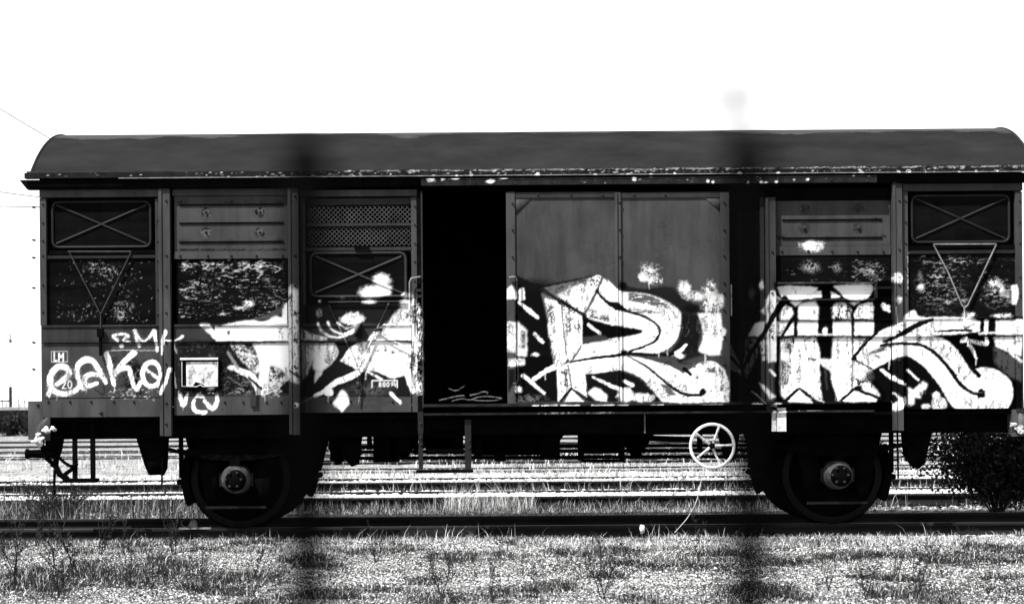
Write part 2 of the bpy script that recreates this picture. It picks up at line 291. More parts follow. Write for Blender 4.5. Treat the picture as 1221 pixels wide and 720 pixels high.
    poly([(993.5, 403), (1015, 402), (1016, 460), (1003, 477), (997, 477), (996, 466), (990, 455), (992, 441), (978, 431), (992, 428)], .8, .7, .08, 2); poly([(974, 428), (996, 428), (1012, 440), (1000, 450), (980, 436)], .8, 1, .05); blob(998, 420, 4, 10, .1, .8, .5)
    poly([(977, 433), (990, 442), (992, 455), (995, 466), (996, 480), (982, 480)], .008, .6); stroke([(984, 440), (986, 464)], 2, .03, 1)
    poly([(1018, 404), (1032, 403), (1017, 426)], .8, .5, .05); poly([(1017, 430), (1022, 430), (1040, 442), (1032, 450), (1044, 464), (1050, 473), (1030, 466), (1017, 462)], .75, .7, .25)
    stroke([(1017, 404), (1016, 460)], 1.6, .05, .6)
    poly([(938, 479), (952, 465), (966, 477), (966, 480)], .8, .4); stroke([(951, 464), (936, 478)], 2.8, .006); stroke([(953, 463), (976, 480)], (2.4, 3.6), .008); stroke([(968, 472), (976, 478)], 1, .4)
    poly([(1003, 479), (1018, 465), (1027, 468), (1046, 476), (1044, 479)], .8, .4); stroke([(1018, 464), (1001, 479)], 2.6, .006); stroke([(1026, 466), (1050, 475)], 2.8, .006); blob(1023, 463, 5, 4.5, .005, .4)
    poly([(945, 486.5), (979, 486), (979, 489), (950, 489.5)], .7, .5, .25, 3); poly([(1025, 486), (1040, 485), (1040, 487), (1025, 488)], .5, .6, .3)
    blob(1057, 367, 4, 3.2, .8, .3); stroke([(1053.5, 364.5), (1061, 371)], (6, 7, 3)); blob(1069, 332, 6, 6, .8, .3); blob(1070, 357, 5, 5, .7, .7, .2); stroke([(1067, 366), (1068, 388)], 1.6, .3)
    poly([(1016, 428), (1036, 403), (1058, 391), (1075, 384), (1100, 379), (1150, 378), (1168, 383), (1168, 395), (1130, 400), (1118, 401), (1130, 407), (1143, 420), (1160, 445), (1168, 448), (1163, 440), (1175, 438), (1190, 442), (1203, 452), (1207, 462), (1207, 475), (1201, 487), (1140, 487), (1122, 462), (1105, 440), (1090, 428), (1080, 424), (1060, 430), (1040, 440), (1030, 436)], .8, .5, .01)
    poly([(1040, 418), (1060, 409), (1066, 413), (1050, 420), (1026, 426)], .06, .7, .1, 3); blob(1048, 424, 12, 3, .05, .7, .7, 3); poly([(1050, 408), (1064, 400), (1068, 404), (1056, 410)], .01, .5, .1)
    stroke([(1016, 428), (1036, 405), (1045, 397)], (3, 2.4, 3), .006); blob(1018, 427, 3.4, 3, .005, .3); stroke([(1018, 428), (1040, 440)], 1.6, .02)
    stroke([(1050, 412), (1066, 410), (1085, 410), (1100, 412), (1115, 421), (1130, 437), (1143, 455), (1155, 466), (1168, 470)], (2.4, 2.6, 3, 3, 3.6, 3.8, 3.8, 3, 3.4), .005); blob(1170, 469, 5, 5, .004, .25)
    stroke([(1066, 402), (1080, 395), (1095, 387), (1111, 381)], (3, 5, 5, 3), .006); stroke([(1114, 395.5), (1135, 394), (1158, 394)], (1, 2.4, 2), .006); poly([(1106, 399.5), (1165, 398), (1168, 401), (1120, 402.5)], .006, .4); stroke([(1158, 437), (1167, 447)], (2.5, 5), .004)  # the long thin poly is the belt's shadow, painted black
    poly([(1042, 441), (1062, 432), (1080, 425.5), (1095, 432), (1110, 448), (1138, 488), (1050, 488), (1056, 470), (1038, 447)], .005, .5); blob(1036, 448, 6, 8, .05, .7, .3)
    stroke([(1051, 441), (1066, 452), (1079, 458)], (3.6, 4.5, 2.5), wear=.08); stroke([(1082, 441), (1095, 453)], (2.5, 4.4, 2.4))
    poly([(1082, 461), (1089, 465), (1100, 455), (1106, 458), (1103, 464), (1096, 468), (1098, 475), (1090, 473), (1090, 481), (1083, 484), (1083, 470)], .8, .6, .04)
    poly([(1053, 486), (1055, 482), (1064, 481), (1070, 476), (1063, 467), (1070, 471), (1076, 476), (1080, 472), (1080, 482), (1072, 489), (1065, 491), (1061, 486)], .8, .5, .03)
    blob(1104, 484, 5, 3, .8, .6); blob(1116, 472, 4.5, 5, .8, .4); poly([(1112, 478), (1118, 474), (1126, 476), (1129, 484), (1122, 488), (1113, 487)], .8, .8, smooth=True)
    stroke([(1147, 407), (1149, 404.5), (1160, 407), (1176, 410), (1175.5, 403)], (4, 4, 4, 4.5, 3.5)); stroke([(1152, 407), (1159, 416), (1164, 427)], (5, 4, 2)); stroke([(1176, 383), (1175.5, 397)], (5, 4)); poly([(1166, 396.5), (1187, 396), (1187, 398), (1166, 398.5)], .6, .4)
    poly([(1187, 382), (1219, 381), (1219, 399), (1187, 399)], .8, .5); poly([(1185, 402), (1217, 402), (1217, 425), (1200, 418), (1188, 413)], .8, .6)
    poly([(1184, 412), (1196, 418), (1217, 430), (1217, 455), (1200, 446), (1186, 432)], .045, 1.2, .1, 2); stroke([(1205, 421), (1217, 431)], 3, .6, .8)
    poly([(1076, 378), (1084, 371), (1091, 369), (1094, 376), (1108, 380), (1076, 384)], .8, .6); blob(1098, 342, 5, 4.5, .8, .7); blob(1097, 329, 4, 9, .12, .8, .2); stroke([(1082, 300), (1082, 345)], 1.6, .4, wear=.3)
    blob(1185, 337, 9, 7, .8, .8, .3); blob(1194, 344, 5, 9, .7, .8, .2); poly([(1206, 340), (1212, 339), (1214, 350), (1211, 364), (1206, 363)], .8, 1); blob(1201, 355, 8, 9, .2, .8, .3, 3)
    blob(1122, 340, 32, 34, .4, .9, .76, 3); blob(1190, 350, 22, 18, .4, .9, .72, 3); blob(1040, 322, 18, 10, .35, .9, .72, 3); blob(1140, 312, 50, 8, .3, .9, .78, 3)
    def d5(x, y): return .2+.8*math.exp(-((x-1125)/18)**2-((y-345)/22)**2)+.6*math.exp(-((x-1190)/16)**2-((y-352)/12)**2)
    specks(1086, 306, 1208, 366, 330, .4, d5, (1, 6), (.35, .8), .2, 34)
    blob(1155, 375, 8, 3, .8, .5); blob(1195, 376, 12, 2.6, .8, .5, .2); blob(1150, 358, 6, 3, .3, .8, .2); blob(1130, 360, 6, 3, .4, .8, .3)
    stroke([(1080, 468.2), (1207, 467.5)], .7, .08, wear=.35)
    poly([(919.5, 490), (924, 490), (924, 514), (919.5, 514)], .8, .4); poly([(925, 490), (936, 489), (936, 514), (925, 514)], .8, .4)
def paint_gutter():
    r = random.Random(5)
    for i in range(520):
        x = r.uniform(36, 1221); dn = 480 - (x-CX)*SA
        y = r.choice((-274.6, -275, -269, -271, -272.5))+r.uniform(-1.2, 1.2)+dn
        k = .25 if x < 220 else .7 if x < 480 else 1
        if r.random() > k: continue
        blob(x, y, r.uniform(.5, 2.6), r.uniform(.4, .9), r.choice((.5, .3, .15, .08)), .6)
    for i in range(210):
        x = r.uniform(400, 1215); y = 480-(x-CX)*SA-275.5+r.uniform(-.8, .8)
        blob(x, y, r.uniform(2, 9), r.uniform(.5, .9), r.choice((.35, .2, .12)), .6, .2)
    for x in (545, 562, 637, 641, 709, 748, 775, 803, 880, 1024, 1068, 1080, 1100, 1140, 1185, 1160, 925):
        y = 480-(x-CX)*SA-268.5+r.uniform(-1.5, 1)
        if r.random() < .5: ring(x, y, r.uniform(1.5, 3), r.uniform(1.5, 2.6), 1.1, .6)
        blob(x, y, r.uniform(1, 3), r.uniform(.8, 2), .7, .4, .2)
    for x, y, rx, ry in ((514, 216, 4.5, 3), (528, 216, 2.5, 1.6), (543, 214.5, 5, 2), (585, 218, 5, 2.6), (600, 214, 6, 2), (755, 215.5, 2.5, 2.2), (848, 219, 2, 1.6), (889, 219.5, 2.2, 2), (905, 219.5, 2.2, 2), (923, 219, 2, 2), (911, 220, 2.4, 2), (960, 216, 2, 1.6), (944, 216.5, 1.6, 1.4), (1015, 211, 1.6, 1.2), (842, 218, 2, 2)):
        blob(x, y, rx, ry, .8, .35, .05)
    for i in range(60):
        x = r.uniform(505, 1040); y = 480-(x-CX)*SA-262+r.uniform(-2.5, 3)
        blob(x, y, r.uniform(.5, 1.6), r.uniform(.4, 1.2), r.choice((.3, .1, .07)), .6)
paint_left(); paint_mid(); paint_door(); paint_right()
def finish():
    global PV, PC
    r = random.Random(12)
    # runs of paint below heavy strokes
    for x, y, l in ((68, 470, 7), (103, 460, 9), (136, 460, 8), (178, 461, 7), (219, 484, 6), (392, 471, 9), (408, 490, 8), (436, 442, 10), (470, 450, 8), (650, 444, 9), (690, 446, 12), (812, 414, 0), (795, 417, 7), (840, 425, 9), (938, 440, 12), (966, 430, 14), (1003, 440, 12), (1100, 462, 8), (1130, 470, 6), (1164, 428, 7), (316, 474, 5), (785, 421, 6), (1060, 432, 8), (773, 336, 9), (848, 356, 12)):
        if l: stroke([(x, y-2), (x+r.uniform(-.5, .5), y+l)], (1.3, .9), .6, k=.85)
    # hand drawn wobble of the edges
    wx = (vnoise(CH, CW, 9, 9, 31)-.5)*2.6+(vnoise(CH, CW, 3, 3, 32)-.5)*1.6; wy = (vnoise(CH, CW, 9, 9, 33)-.5)*2.6+(vnoise(CH, CW, 3, 3, 34)-.5)*1.6
    yy, xx = np.mgrid[0:CH, 0:CW]; ix = np.clip(xx+np.rint(wx).astype(int), 0, CW-1); iy = np.clip(yy+np.rint(wy).astype(int), 0, CH-1)
    PV = PV[iy, ix]; PC = PC[iy, ix]
    white = np.clip((PV-.4)/.3, 0, 1)*PC
    # thin coats: the steel shows through in streaks and flecks
    low = vnoise(CH, CW, 95, 60, 35)*.6+vnoise(CH, CW, 34, 30, 36)*.4
    thin = np.clip((low-.45)/.16, 0, 1)*np.clip((.49-N2)/.09, 0, 1)
    fleck = np.clip((.24-N1)/.05, 0, 1)
    grainy = vnoise(CH, CW, 1.6, 1.6, 37)
    PV = PV*(1-white*np.clip(thin*.8*(.4+grainy), 0, .88))*(1-white*fleck*.75)
    # overspray dust round the strokes
    halo = blur(white, 7)
    dust = np.clip(halo*1.5-.1, 0, 1)*np.clip((grainy-.35)/.4, 0, 1)*np.clip(1-PC*1.5, 0, 1)*np.clip((low-.36)/.2, 0, 1)*.5
    PV = np.where((PC < .01) & (dust > .02), .45, PV); PC = np.maximum(PC, dust)
def paint_stencils():
    # stencilled marks
    stroke([(61.5, 418.6), (80.6, 418.6), (80.6, 431.4), (61.5, 431.4), (61.5, 418.6)], .9, .6, smooth=False)
    stroke([(64.6, 420.5), (64.6, 429.6), (67.8, 429.6)], 1.9, smooth=False)
    stroke([(70.2, 430.3), (70.2, 420.8), (72.9, 426.5), (75.4, 420.8), (75.4, 430.3)], 1.7, smooth=False)
    stroke([(74, 456), (76.5, 454), (78.3, 456.5), (74.3, 462.8), (79, 462.8)], 1.4, smooth=False); ring(83.2, 458.4, 2.2, 4.4, 1.4)
    stroke([(443.6, 462), (443.6, 453.6), (473.6, 453.6), (473.6, 462)], 1.1, .7, smooth=False)
    for cx in (453.2,): ring(cx, 456.8, 1.1, 1.2, .8); ring(cx, 459.6, 1.2, 1.3, .8)
    for cx in (458, 462.6): ring(cx, 458.2, 1.3, 2.5, .9)
    stroke([(466, 457), (468.5, 455.5), (467, 460), (470, 457.5), (471.5, 460.5), (472.3, 457)], 1, .6, smooth=False)
finish(); paint_stencils(); paint_gutter()

# ------------------------------------------------------------------ mesh builder
class MB:
    def __init__(s): s.V = []; s.Q = []; s.T = []; s.n = 0; s.smooth = False
    def add(s, v, q=None, t=None):
        v = np.asarray(v, float).reshape(-1, 3)
        if q is not None and len(q): s.Q.append(np.asarray(q, int).reshape(-1, 4)+s.n)
        if t is not None and len(t): s.T.append(np.asarray(t, int).reshape(-1, 3)+s.n)
        s.V.append(v); s.n += len(v); return s
    def grid(s, o, u, v, nu, nv):
        o, u, v = map(np.asarray, (o, u, v)); nu, nv = max(1, nu), max(1, nv)
        a = np.linspace(0, 1, nu+1); b = np.linspace(0, 1, nv+1)
        P = o+a[None, :, None]*u+b[:, None, None]*v
        i = np.arange(nu)[None, :]+np.arange(nv)[:, None]*(nu+1)
        q = np.stack([i, i+1, i+nu+2, i+nu+1], -1)
        return s.add(P, q)
    def box(s, x0, x1, y0, y1, z0, z1, res=None):
        """closed box; with res the two long sides facing the track are gridded for the paint"""
        dx, dy, dz = x1-x0, y1-y0, z1-z0
        k = (lambda L: max(1, int(round(abs(L)/res)))) if res else (lambda L: 1)
        s.grid((x0, y0, z0), (dx, 0, 0), (0, 0, dz), k(dx), k(dz))
        s.grid((x1, y1, z0), (-dx, 0, 0), (0, 0, dz), 1, 1)
        s.grid((x0, y1, z0), (0, -dy, 0), (0, 0, dz), 1, k(dz))
        s.grid((x1, y0, z0), (0, dy, 0), (0, 0, dz), 1, k(dz))
        s.grid((x0, y0, z1), (dx, 0, 0), (0, dy, 0), k(dx), 1)
        s.grid((x0, y1, z0), (dx, 0, 0), (0, -dy, 0), k(dx), 1)
        return s
    def pbox(s, x0, y0, x1, y1, Y0, Y1, res=None):
        a, b, c, d = XR(x0, y0, x1, y1); return s.box(a, b, Y0, Y1, c, d, res)
    def prism(s, pts, Y0, Y1):
        """outline in X/Z pushed from Y0 to Y1 (convex or star-shaped)"""
        p = np.asarray(pts, float); n = len(p); c = p.mean(0)
        f = np.array([(x, Y0, z) for x, z in p]+[(c[0], Y0, c[1])]); b = np.array([(x, Y1, z) for x, z in p]+[(c[0], Y1, c[1])])
        i = np.arange(n); j = (i+1) % n
        t = [(a, bb, n) for a, bb in zip(i, j)]+[(bb+n+1, a+n+1, 2*n+1) for a, bb in zip(i, j)]
        q = [(a, a+n+1, bb+n+1, bb) for a, bb in zip(i, j)]
        return s.add(np.vstack([f, b]), q, t)
    def pprism(s, pts, Y0, Y1):
        return s.prism([(W(x, y)[0], W(x, y)[2]) for x, y in pts], Y0, Y1)
    def tube(s, pts, r, n=8, closed=False, sub=None):
        P = np.asarray(pts, float)
        if sub:
            out = []
            for a, b in zip(P[:-1], P[1:]):
                m = max(1, int(np.linalg.norm(b-a)/sub)); out += [a+(b-a)*t for t in np.arange(m)/m]
            P = np.array(out+[P[-1]])
        m = len(P); rr = np.full(m, r) if np.isscalar(r) else np.interp(np.linspace(0, 1, m), np.linspace(0, 1, len(r)), r)
        if closed: T = np.roll(P, -1, 0)-np.roll(P, 1, 0)
        else:
            T = np.empty_like(P); T[1:-1] = P[2:]-P[:-2]; T[0] = P[1]-P[0]; T[-1] = P[-1]-P[-2]
        T /= np.linalg.norm(T, axis=1)[:, None]+1e-12
        ref = np.array((0, 1, 0.)) if abs(T[:, 1]).max() < .9 else np.array((.31, .2, .93))
        A = np.cross(T, ref); A /= np.linalg.norm(A, axis=1)[:, None]+1e-12; B = np.cross(T, A)
        th = np.arange(n)*2*math.pi/n
        V = P[:, None]+rr[:, None, None]*(np.cos(th)[None, :, None]*A[:, None]+np.sin(th)[None, :, None]*B[:, None])
        i = np.arange(m if closed else m-1)[:, None]*n; k = np.arange(n)[None, :]; k2 = (k+1) % n; i2 = (i+n) % (m*n)
        q = np.stack([i+k, i+k2, i2+k2, i2+k], -1)
        s.add(V, q)
        if not closed:
            s.add(np.vstack([V[0], P[:1]]), None, [(j, (j+1) % n, n) for j in range(n)]); s.add(np.vstack([V[-1], P[-1:]]), None, [((j+1) % n, j, n) for j in range(n)])
        return s
    def lathe(s, prof, c, n=40):
        """profile of (radius, y) round the Y axis through c"""
        p = np.asarray(prof, float); m = len(p); th = np.arange(n)*2*math.pi/n
        V = np.stack([c[0]+p[:, :1]*np.cos(th), c[1]+np.repeat(p[:, 1:], n, 1), c[2]+p[:, :1]*np.sin(th)], -1)
        i = np.arange(m-1)[:, None]*n; k = np.arange(n)[None, :]; k2 = (k+1) % n
        return s.add(V, np.stack([i+k, i+k2, i+n+k2, i+n+k], -1))
    def bolts(s, pts, Y, r=.012, h=.014):
        s.bl = getattr(s, 'bl', [])+[(x, y, Y, r, h) for x, y in pts]; return s
    def cut(s):
        s.done = getattr(s, 'done', []); m = MB(); m.V, m.Q, m.T, m.n, m.smooth = s.V, s.Q, s.T, s.n, s.smooth; s.done.append(m); s.V, s.Q, s.T, s.n = [], [], [], 0; return s
    def mesh(s, name, off=(0, 0, 0), paint=False, tone=None):
        V = np.vstack(s.V); me = bpy.data.meshes.new(name)
        Q = np.vstack(s.Q) if s.Q else np.zeros((0, 4), int); T = np.vstack(s.T) if s.T else np.zeros((0, 3), int)
        Vl = V-np.asarray(off)
        me.vertices.add(len(V)); me.vertices.foreach_set('co', Vl.astype(np.float32).ravel())
        li = np.concatenate([Q.ravel(), T.ravel()]); me.loops.add(len(li)); me.loops.foreach_set('vertex_index', li.astype(np.int32))
        st = np.concatenate([np.arange(len(Q))*4, len(Q)*4+np.arange(len(T))*3]); me.polygons.add(len(st)); me.polygons.foreach_set('loop_start', st.astype(np.int32))
        if s.smooth: me.polygons.foreach_set('use_smooth', np.ones(len(st), bool))
        me.update(calc_edges=True)
        if paint:
            gx = (V[:, 0]*F/D0+OX)*S-.5; gy = ((HC-V[:, 2])*F/D0+OY)*S-.5
            gx = np.clip(gx, 0, CW-2); gy = np.clip(gy, 0, CH-2); xi = gx.astype(int); yi = gy.astype(int); fx = gx-xi; fy = gy-yi
            def sm(A): return (A[yi, xi]*(1-fx)+A[yi, xi+1]*fx)*(1-fy)+(A[yi+1, xi]*(1-fx)+A[yi+1, xi+1]*fx)*fy
            c = np.ones((len(V), 4), np.float32); c[:, 0] = sm(PV); c[:, 1] = sm(PC); c[:, 2] = 0
            a = me.attributes.new('paint', 'FLOAT_COLOR', 'POINT'); a.data.foreach_set('color', c.ravel())
        if tone is not None:
            a = me.attributes.new('tone', 'FLOAT', 'POINT'); a.data.foreach_set('value', np.asarray(tone, np.float32))
        return me
    def build(s, name, mat, parent=None, paint=False, tone=None, loc=None, label=None):
        off = np.zeros(3); p = parent
        while p is not None: off += np.array(p.location); p = p.parent
        if loc is not None: off = off+np.asarray(loc)
        o = bpy.data.objects.new(name, s.mesh(name, off, paint, tone)); o.data.materials.append(mat); COL.objects.link(o); o.parent = parent
        if loc is not None: o.location = loc
        if label: o['label'] = label
        return o
def tag(o, label=None, cat=None, group=None, kind=None):
    for k, v in (('label', label), ('category', cat), ('group', group), ('kind', kind)):
        if v: o[k] = v
    return o
def empty(name, loc, label, cat, group=None):
    o = bpy.data.objects.new(name, None); o.location = loc; o.empty_display_size = .2; COL.objects.link(o); return tag(o, label, cat, group)
def copy_tree(o, parent=None):
    c = o.copy(); COL.objects.link(c); c.parent = parent
    for ch in list(o.children): copy_tree(ch, c)
    return c

# ------------------------------------------------------------------ materials (the photograph is black and white: every colour is a grey)
def nt(name):
    m = bpy.data.materials.new(name); m.use_nodes = True; t = m.node_tree; return m, t.nodes, t.links, t.nodes['Principled BSDF']
def grey(v): return (v, v, v, 1)
def math_node(N, L, op, a, b=None):
    n = N.new('ShaderNodeMath'); n.operation = op
    for i, x in enumerate((a, b)):
        if x is None: continue
        if isinstance(x, (int, float)): n.inputs[i].default_value = x
        else: L.new(x, n.inputs[i])
    return n.outputs[0]
def noise(N, L, scale, detail=4, vec=None, stretch=None, rough=.55):
    tc = N.new('ShaderNodeTexCoord'); n = N.new('ShaderNodeTexNoise'); n.inputs['Scale'].default_value = scale; n.inputs['Detail'].default_value = detail; n.inputs['Roughness'].default_value = rough
    src = tc.outputs['Object']
    if stretch:
        mp = N.new('ShaderNodeMapping'); mp.inputs['Scale'].default_value = stretch; L.new(src, mp.inputs['Vector']); src = mp.outputs[0]
    L.new(src, n.inputs['Vector']); return n.outputs[0]
def ramp(N, L, src, stops):
    r = N.new('ShaderNodeValToRGB'); e = r.color_ramp.elements
    while len(e) < len(stops): e.new(.5)
    for k, (p, v) in zip(e, stops): k.position = p; k.color = grey(v)
    L.new(src, r.inputs[0]); return r.outputs[0]
def mat(name, base, rough=.7, spec=.2, var=.35, scale=6, stretch=None, bump=0, metal=0, paint=False):
    m, N, L, b = nt(name)
    n1 = noise(N, L, scale, 5, stretch=stretch)
    c = ramp(N, L, n1, [(.3, base*(1-var)), (.7, base*(1+var))])
    if paint:
        n3 = noise(N, L, 3.0, 6, stretch=(2.2, 1, .35), rough=.65); c3 = ramp(N, L, n3, [(.34, .62), (.56, 1.08)])
        mx = N.new('ShaderNodeMix'); mx.data_type = 'RGBA'; mx.blend_type = 'MULTIPLY'; mx.inputs[0].default_value = .8; L.new(c, mx.inputs[6]); L.new(c3, mx.inputs[7]); c = mx.outputs[2]
        n2 = noise(N, L, 38, 5, stretch=(1, 1, .5)); c2 = ramp(N, L, n2, [(.30, .55), (.42, 1)])
        mx = N.new('ShaderNodeMix'); mx.data_type = 'RGBA'; mx.blend_type = 'MULTIPLY'; mx.inputs[0].default_value = .35; L.new(c, mx.inputs[6]); L.new(c2, mx.inputs[7]); c = mx.outputs[2]
        at = N.new('ShaderNodeAttribute'); at.attribute_name = 'paint'; sp = N.new('ShaderNodeSeparateColor'); L.new(at.outputs['Color'], sp.inputs[0])
        cm = N.new('ShaderNodeCombineColor')
        for i in range(3): L.new(sp.outputs[0], cm.inputs[i])
        mx = N.new('ShaderNodeMix'); mx.data_type = 'RGBA'; L.new(sp.outputs[1], mx.inputs[0]); L.new(c, mx.inputs[6]); L.new(cm.outputs[0], mx.inputs[7]); c = mx.outputs[2]
    L.new(c, b.inputs['Base Color']); b.inputs['Roughness'].default_value = rough; b.inputs['Specular IOR Level'].default_value = spec; b.inputs['Metallic'].default_value = metal
    if bump:
        bn = N.new('ShaderNodeBump'); bn.inputs['Strength'].default_value = bump; bn.inputs['Distance'].default_value = .02; L.new(noise(N, L, scale*6, 6), bn.inputs['Height']); L.new(bn.outputs[0], b.inputs['Normal'])
    return m
def tonemat(name, rough=.8, spec=.1, var=.25, transl=0):
    m, N, L, b = nt(name); at = N.new('ShaderNodeAttribute'); at.attribute_name = 'tone'
    L.new(at.outputs['Fac'], b.inputs['Base Color']); b.inputs['Roughness'].default_value = rough; b.inputs['Specular IOR Level'].default_value = spec
    return m
G0 = .044
M = dict(
    body=mat('wagon_paint', G0, .75, .04, .22, 2.2, bump=.05, paint=True), post=mat('post_paint', .047, .7, .06, .25, 5, stretch=(1, 1, .3), paint=True),
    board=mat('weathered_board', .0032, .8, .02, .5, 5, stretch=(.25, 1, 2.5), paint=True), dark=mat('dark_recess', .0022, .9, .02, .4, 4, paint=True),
    belt=mat('belt_paint', .027, .75, .04, .35, 3, stretch=(1, 1, .4), paint=True), frame=mat('shutter_frame', .018, .6, .2, .3, 8, paint=True), rib=mat('shutter_rib', .0075, .6, .2, .3, 8, paint=True), gut=mat('gutter_paint', .006, .7, .1, .6, 14, paint=True), hood=mat('hood_paint', .011, .7, .1, .6, 12, paint=True),
    under=mat('grimy_steel', .0022, .9, .01, .5, 7, bump=.2), tyre=mat('worn_tyre', .002, .5, .08, .4, 9), cast=mat('axle_box_iron', .042, .7, .1, .7, 14, bump=.3),
    rod=mat('bare_rod', .16, .5, .3, .4, 12, paint=True), dim=mat('dim_rod', .024, .6, .2, .4, 12, paint=True), white=mat('white_enamel', .72, .6, .1, .3, 26, bump=.3), card=mat('paper_card', .5, .8, .05, .85, 22),
    rail=mat('rusty_rail', .011, .75, .1, .5, 9, stretch=(.2, 1, 1), bump=.2), head=mat('rail_head', .05, .5, .3, .5, 5, stretch=(.3, 1, 1)), bghead=mat('polished_head', .45, .4, .4, .2, 5), wood=mat('sleeper_wood', .03, .85, .05, .5, 6, stretch=(4, .3, 1), bump=.3),
    bolt=mat('bolt_steel', .012, .6, .2, .4, 10, paint=True), tie=mat('tie_bar_steel', .004, .5, .15, .5, 12), mesh=mat('wire_grey', .075, .7, .1, .5, 7), black=mat('fence_steel', .0015, .9, .0, .3, 10), cord=mat('pale_cord', .42, .8, .1, .2, 30), rope=mat('frayed_strap', .07, .85, .05, .7, 22), stone=mat('pale_stone', .7, .8, .1, .2, 9, bump=.3),
    leaf=mat('leaf', .012, .55, .25, .7, 5), twig=mat('twig', .02, .8, .1, .4, 9), conc=mat('platform_concrete', .25, .85, .1, .3, 1.5), far=mat('far_steel', .02, .7, .1, .2, 2), lamp=mat('pale_mast', .8, .6, .1, .05, 3), plate=mat('headstock_paint', .05, .6, .2, .5, 7, stretch=(1, 1, .4)), dust=mat('dusty_plate', .14, .7, .15, .6, 12))
def roof_mat():
    m, N, L, b = nt('roof_tar_paint')
    c = ramp(N, L, noise(N, L, 2.4, 7, stretch=(.6, 1, 1.6), rough=.65), [(.28, .008), (.72, .021)])
    tc = N.new('ShaderNodeTexCoord'); sp = N.new('ShaderNodeSeparateXYZ'); L.new(tc.outputs['Object'], sp.inputs[0])
    n = noise(N, L, 1.15, 6, stretch=(.55, .6, 2.2), rough=.62)
    # bleached patches lie along the crown of the arch
    cr = math_node(N, L, 'MULTIPLY', math_node(N, L, 'SUBTRACT', sp.outputs[2], 3.86), 1.8)
    cr2 = N.new('ShaderNodeClamp'); cr2.inputs[1].default_value = -.4; cr2.inputs[2].default_value = .19; L.new(cr, cr2.inputs[0])
    f = ramp(N, L, math_node(N, L, 'ADD', n, cr2.outputs[0]), [(.6, 0), (.63, 1)])
    mx = N.new('ShaderNodeMix'); mx.data_type = 'RGBA'; L.new(f, mx.inputs[0]); L.new(c, mx.inputs[6]); mx.inputs[7].default_value = grey(.05); 
    L.new(mx.outputs[2], b.inputs['Base Color']); b.inputs['Roughness'].default_value = .75; b.inputs['Specular IOR Level'].default_value = .08
    return m
M['roof'] = roof_mat()
def ground_mat():
    m, N, L, b = nt('ballast_and_dirt'); tc = N.new('ShaderNodeTexCoord')
    v = N.new('ShaderNodeTexVoronoi'); v.inputs['Scale'].default_value = 58; L.new(tc.outputs['Object'], v.inputs['Vector'])
    sc = N.new('ShaderNodeSeparateColor'); L.new(v.outputs['Color'], sc.inputs[0])
    c = ramp(N, L, sc.outputs[0], [(0, .05), (.25, .35), (1, .75)])
    gap = ramp(N, L, v.outputs['Distance'], [(.35, 1), (.62, .12)])
    mx = N.new('ShaderNodeMix'); mx.data_type = 'RGBA'; mx.blend_type = 'MULTIPLY'; mx.inputs[0].default_value = 1; L.new(c, mx.inputs[6]); L.new(gap, mx.inputs[7])
    p = ramp(N, L, noise(N, L, 1.7, 6, rough=.65), [(.36, .22), (.5, 1)])
    m2 = N.new('ShaderNodeMix'); m2.data_type = 'RGBA'; m2.blend_type = 'MULTIPLY'; m2.inputs[0].default_value = .8; L.new(mx.outputs[2], m2.inputs[6]); L.new(p, m2.inputs[7])
    at = N.new('ShaderNodeAttribute'); at.attribute_name = 'tone'
    m3 = N.new('ShaderNodeMix'); m3.data_type = 'RGBA'; m3.blend_type = 'MULTIPLY'; m3.inputs[0].default_value = 1; L.new(m2.outputs[2], m3.inputs[6]); L.new(at.outputs['Fac'], m3.inputs[7])
    L.new(m3.outputs[2], b.inputs['Base Color']); b.inputs['Roughness'].default_value = .9; b.inputs['Specular IOR Level'].default_value = .05
    bn = N.new('ShaderNodeBump'); bn.inputs['Strength'].default_value = .8; bn.inputs['Distance'].default_value = .025; L.new(gap, bn.inputs['Height']); L.new(bn.outputs[0], b.inputs['Normal'])
    return m
M['ground'] = ground_mat(); M['grass'] = tonemat('grass_blades'); M['gravel'] = tonemat('loose_stones', .85, .08)

# ------------------------------------------------------------------ the freight wagon
wx0, wx1 = W(48, 350)[0], W(1219, 350)[0]
YB = 2.7                                    # far side of the body
wagon = empty('freight_wagon', ((wx0+wx1)/2, YB/2, 0), 'derelict two axle covered goods wagon covered in white graffiti with its sliding door open', 'freight wagon')
RF = .0085
BM = {}
def part(name, m, mb, paint=True, parent=None, label=None):
    p = parent or wagon; o = None
    for x, y, Y, r, h in getattr(mb, 'bl', ()):
        X, _, Z = W(x, y)
        if (r, h) not in BM: BM[r, h] = MB().lathe([(0, -h), (r*.7, -h), (r, -h*.4), (r, .002)], (0, 0, 0), 6).mesh(name); BM[r, h].materials.append(M[m])
        o = bpy.data.objects.new(name, BM[r, h]); COL.objects.link(o); o.parent = p
        o.location = (X-wagon.location.x, Y-wagon.location.y, Z)
    for q in getattr(mb, 'done', []): o = q.build(name, M[m], p, paint, label=label)
    return mb.build(name, M[m], p, paint, label=label) if mb.V else o
# --- body shell behind the panels
fl = W(600, 482)[2]; top = W(600, 213)[2]
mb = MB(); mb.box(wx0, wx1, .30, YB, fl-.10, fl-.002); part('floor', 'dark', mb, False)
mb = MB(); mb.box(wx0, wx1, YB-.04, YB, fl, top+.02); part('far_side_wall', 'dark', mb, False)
for xa, xb in ((wx0, wx0+.05), (wx1-.05, wx1)):
    mb = MB(); mb.box(xa, xb, .02, YB-.045, W(600, 497)[2], top+.02); part('end_wall', 'body', mb, False)
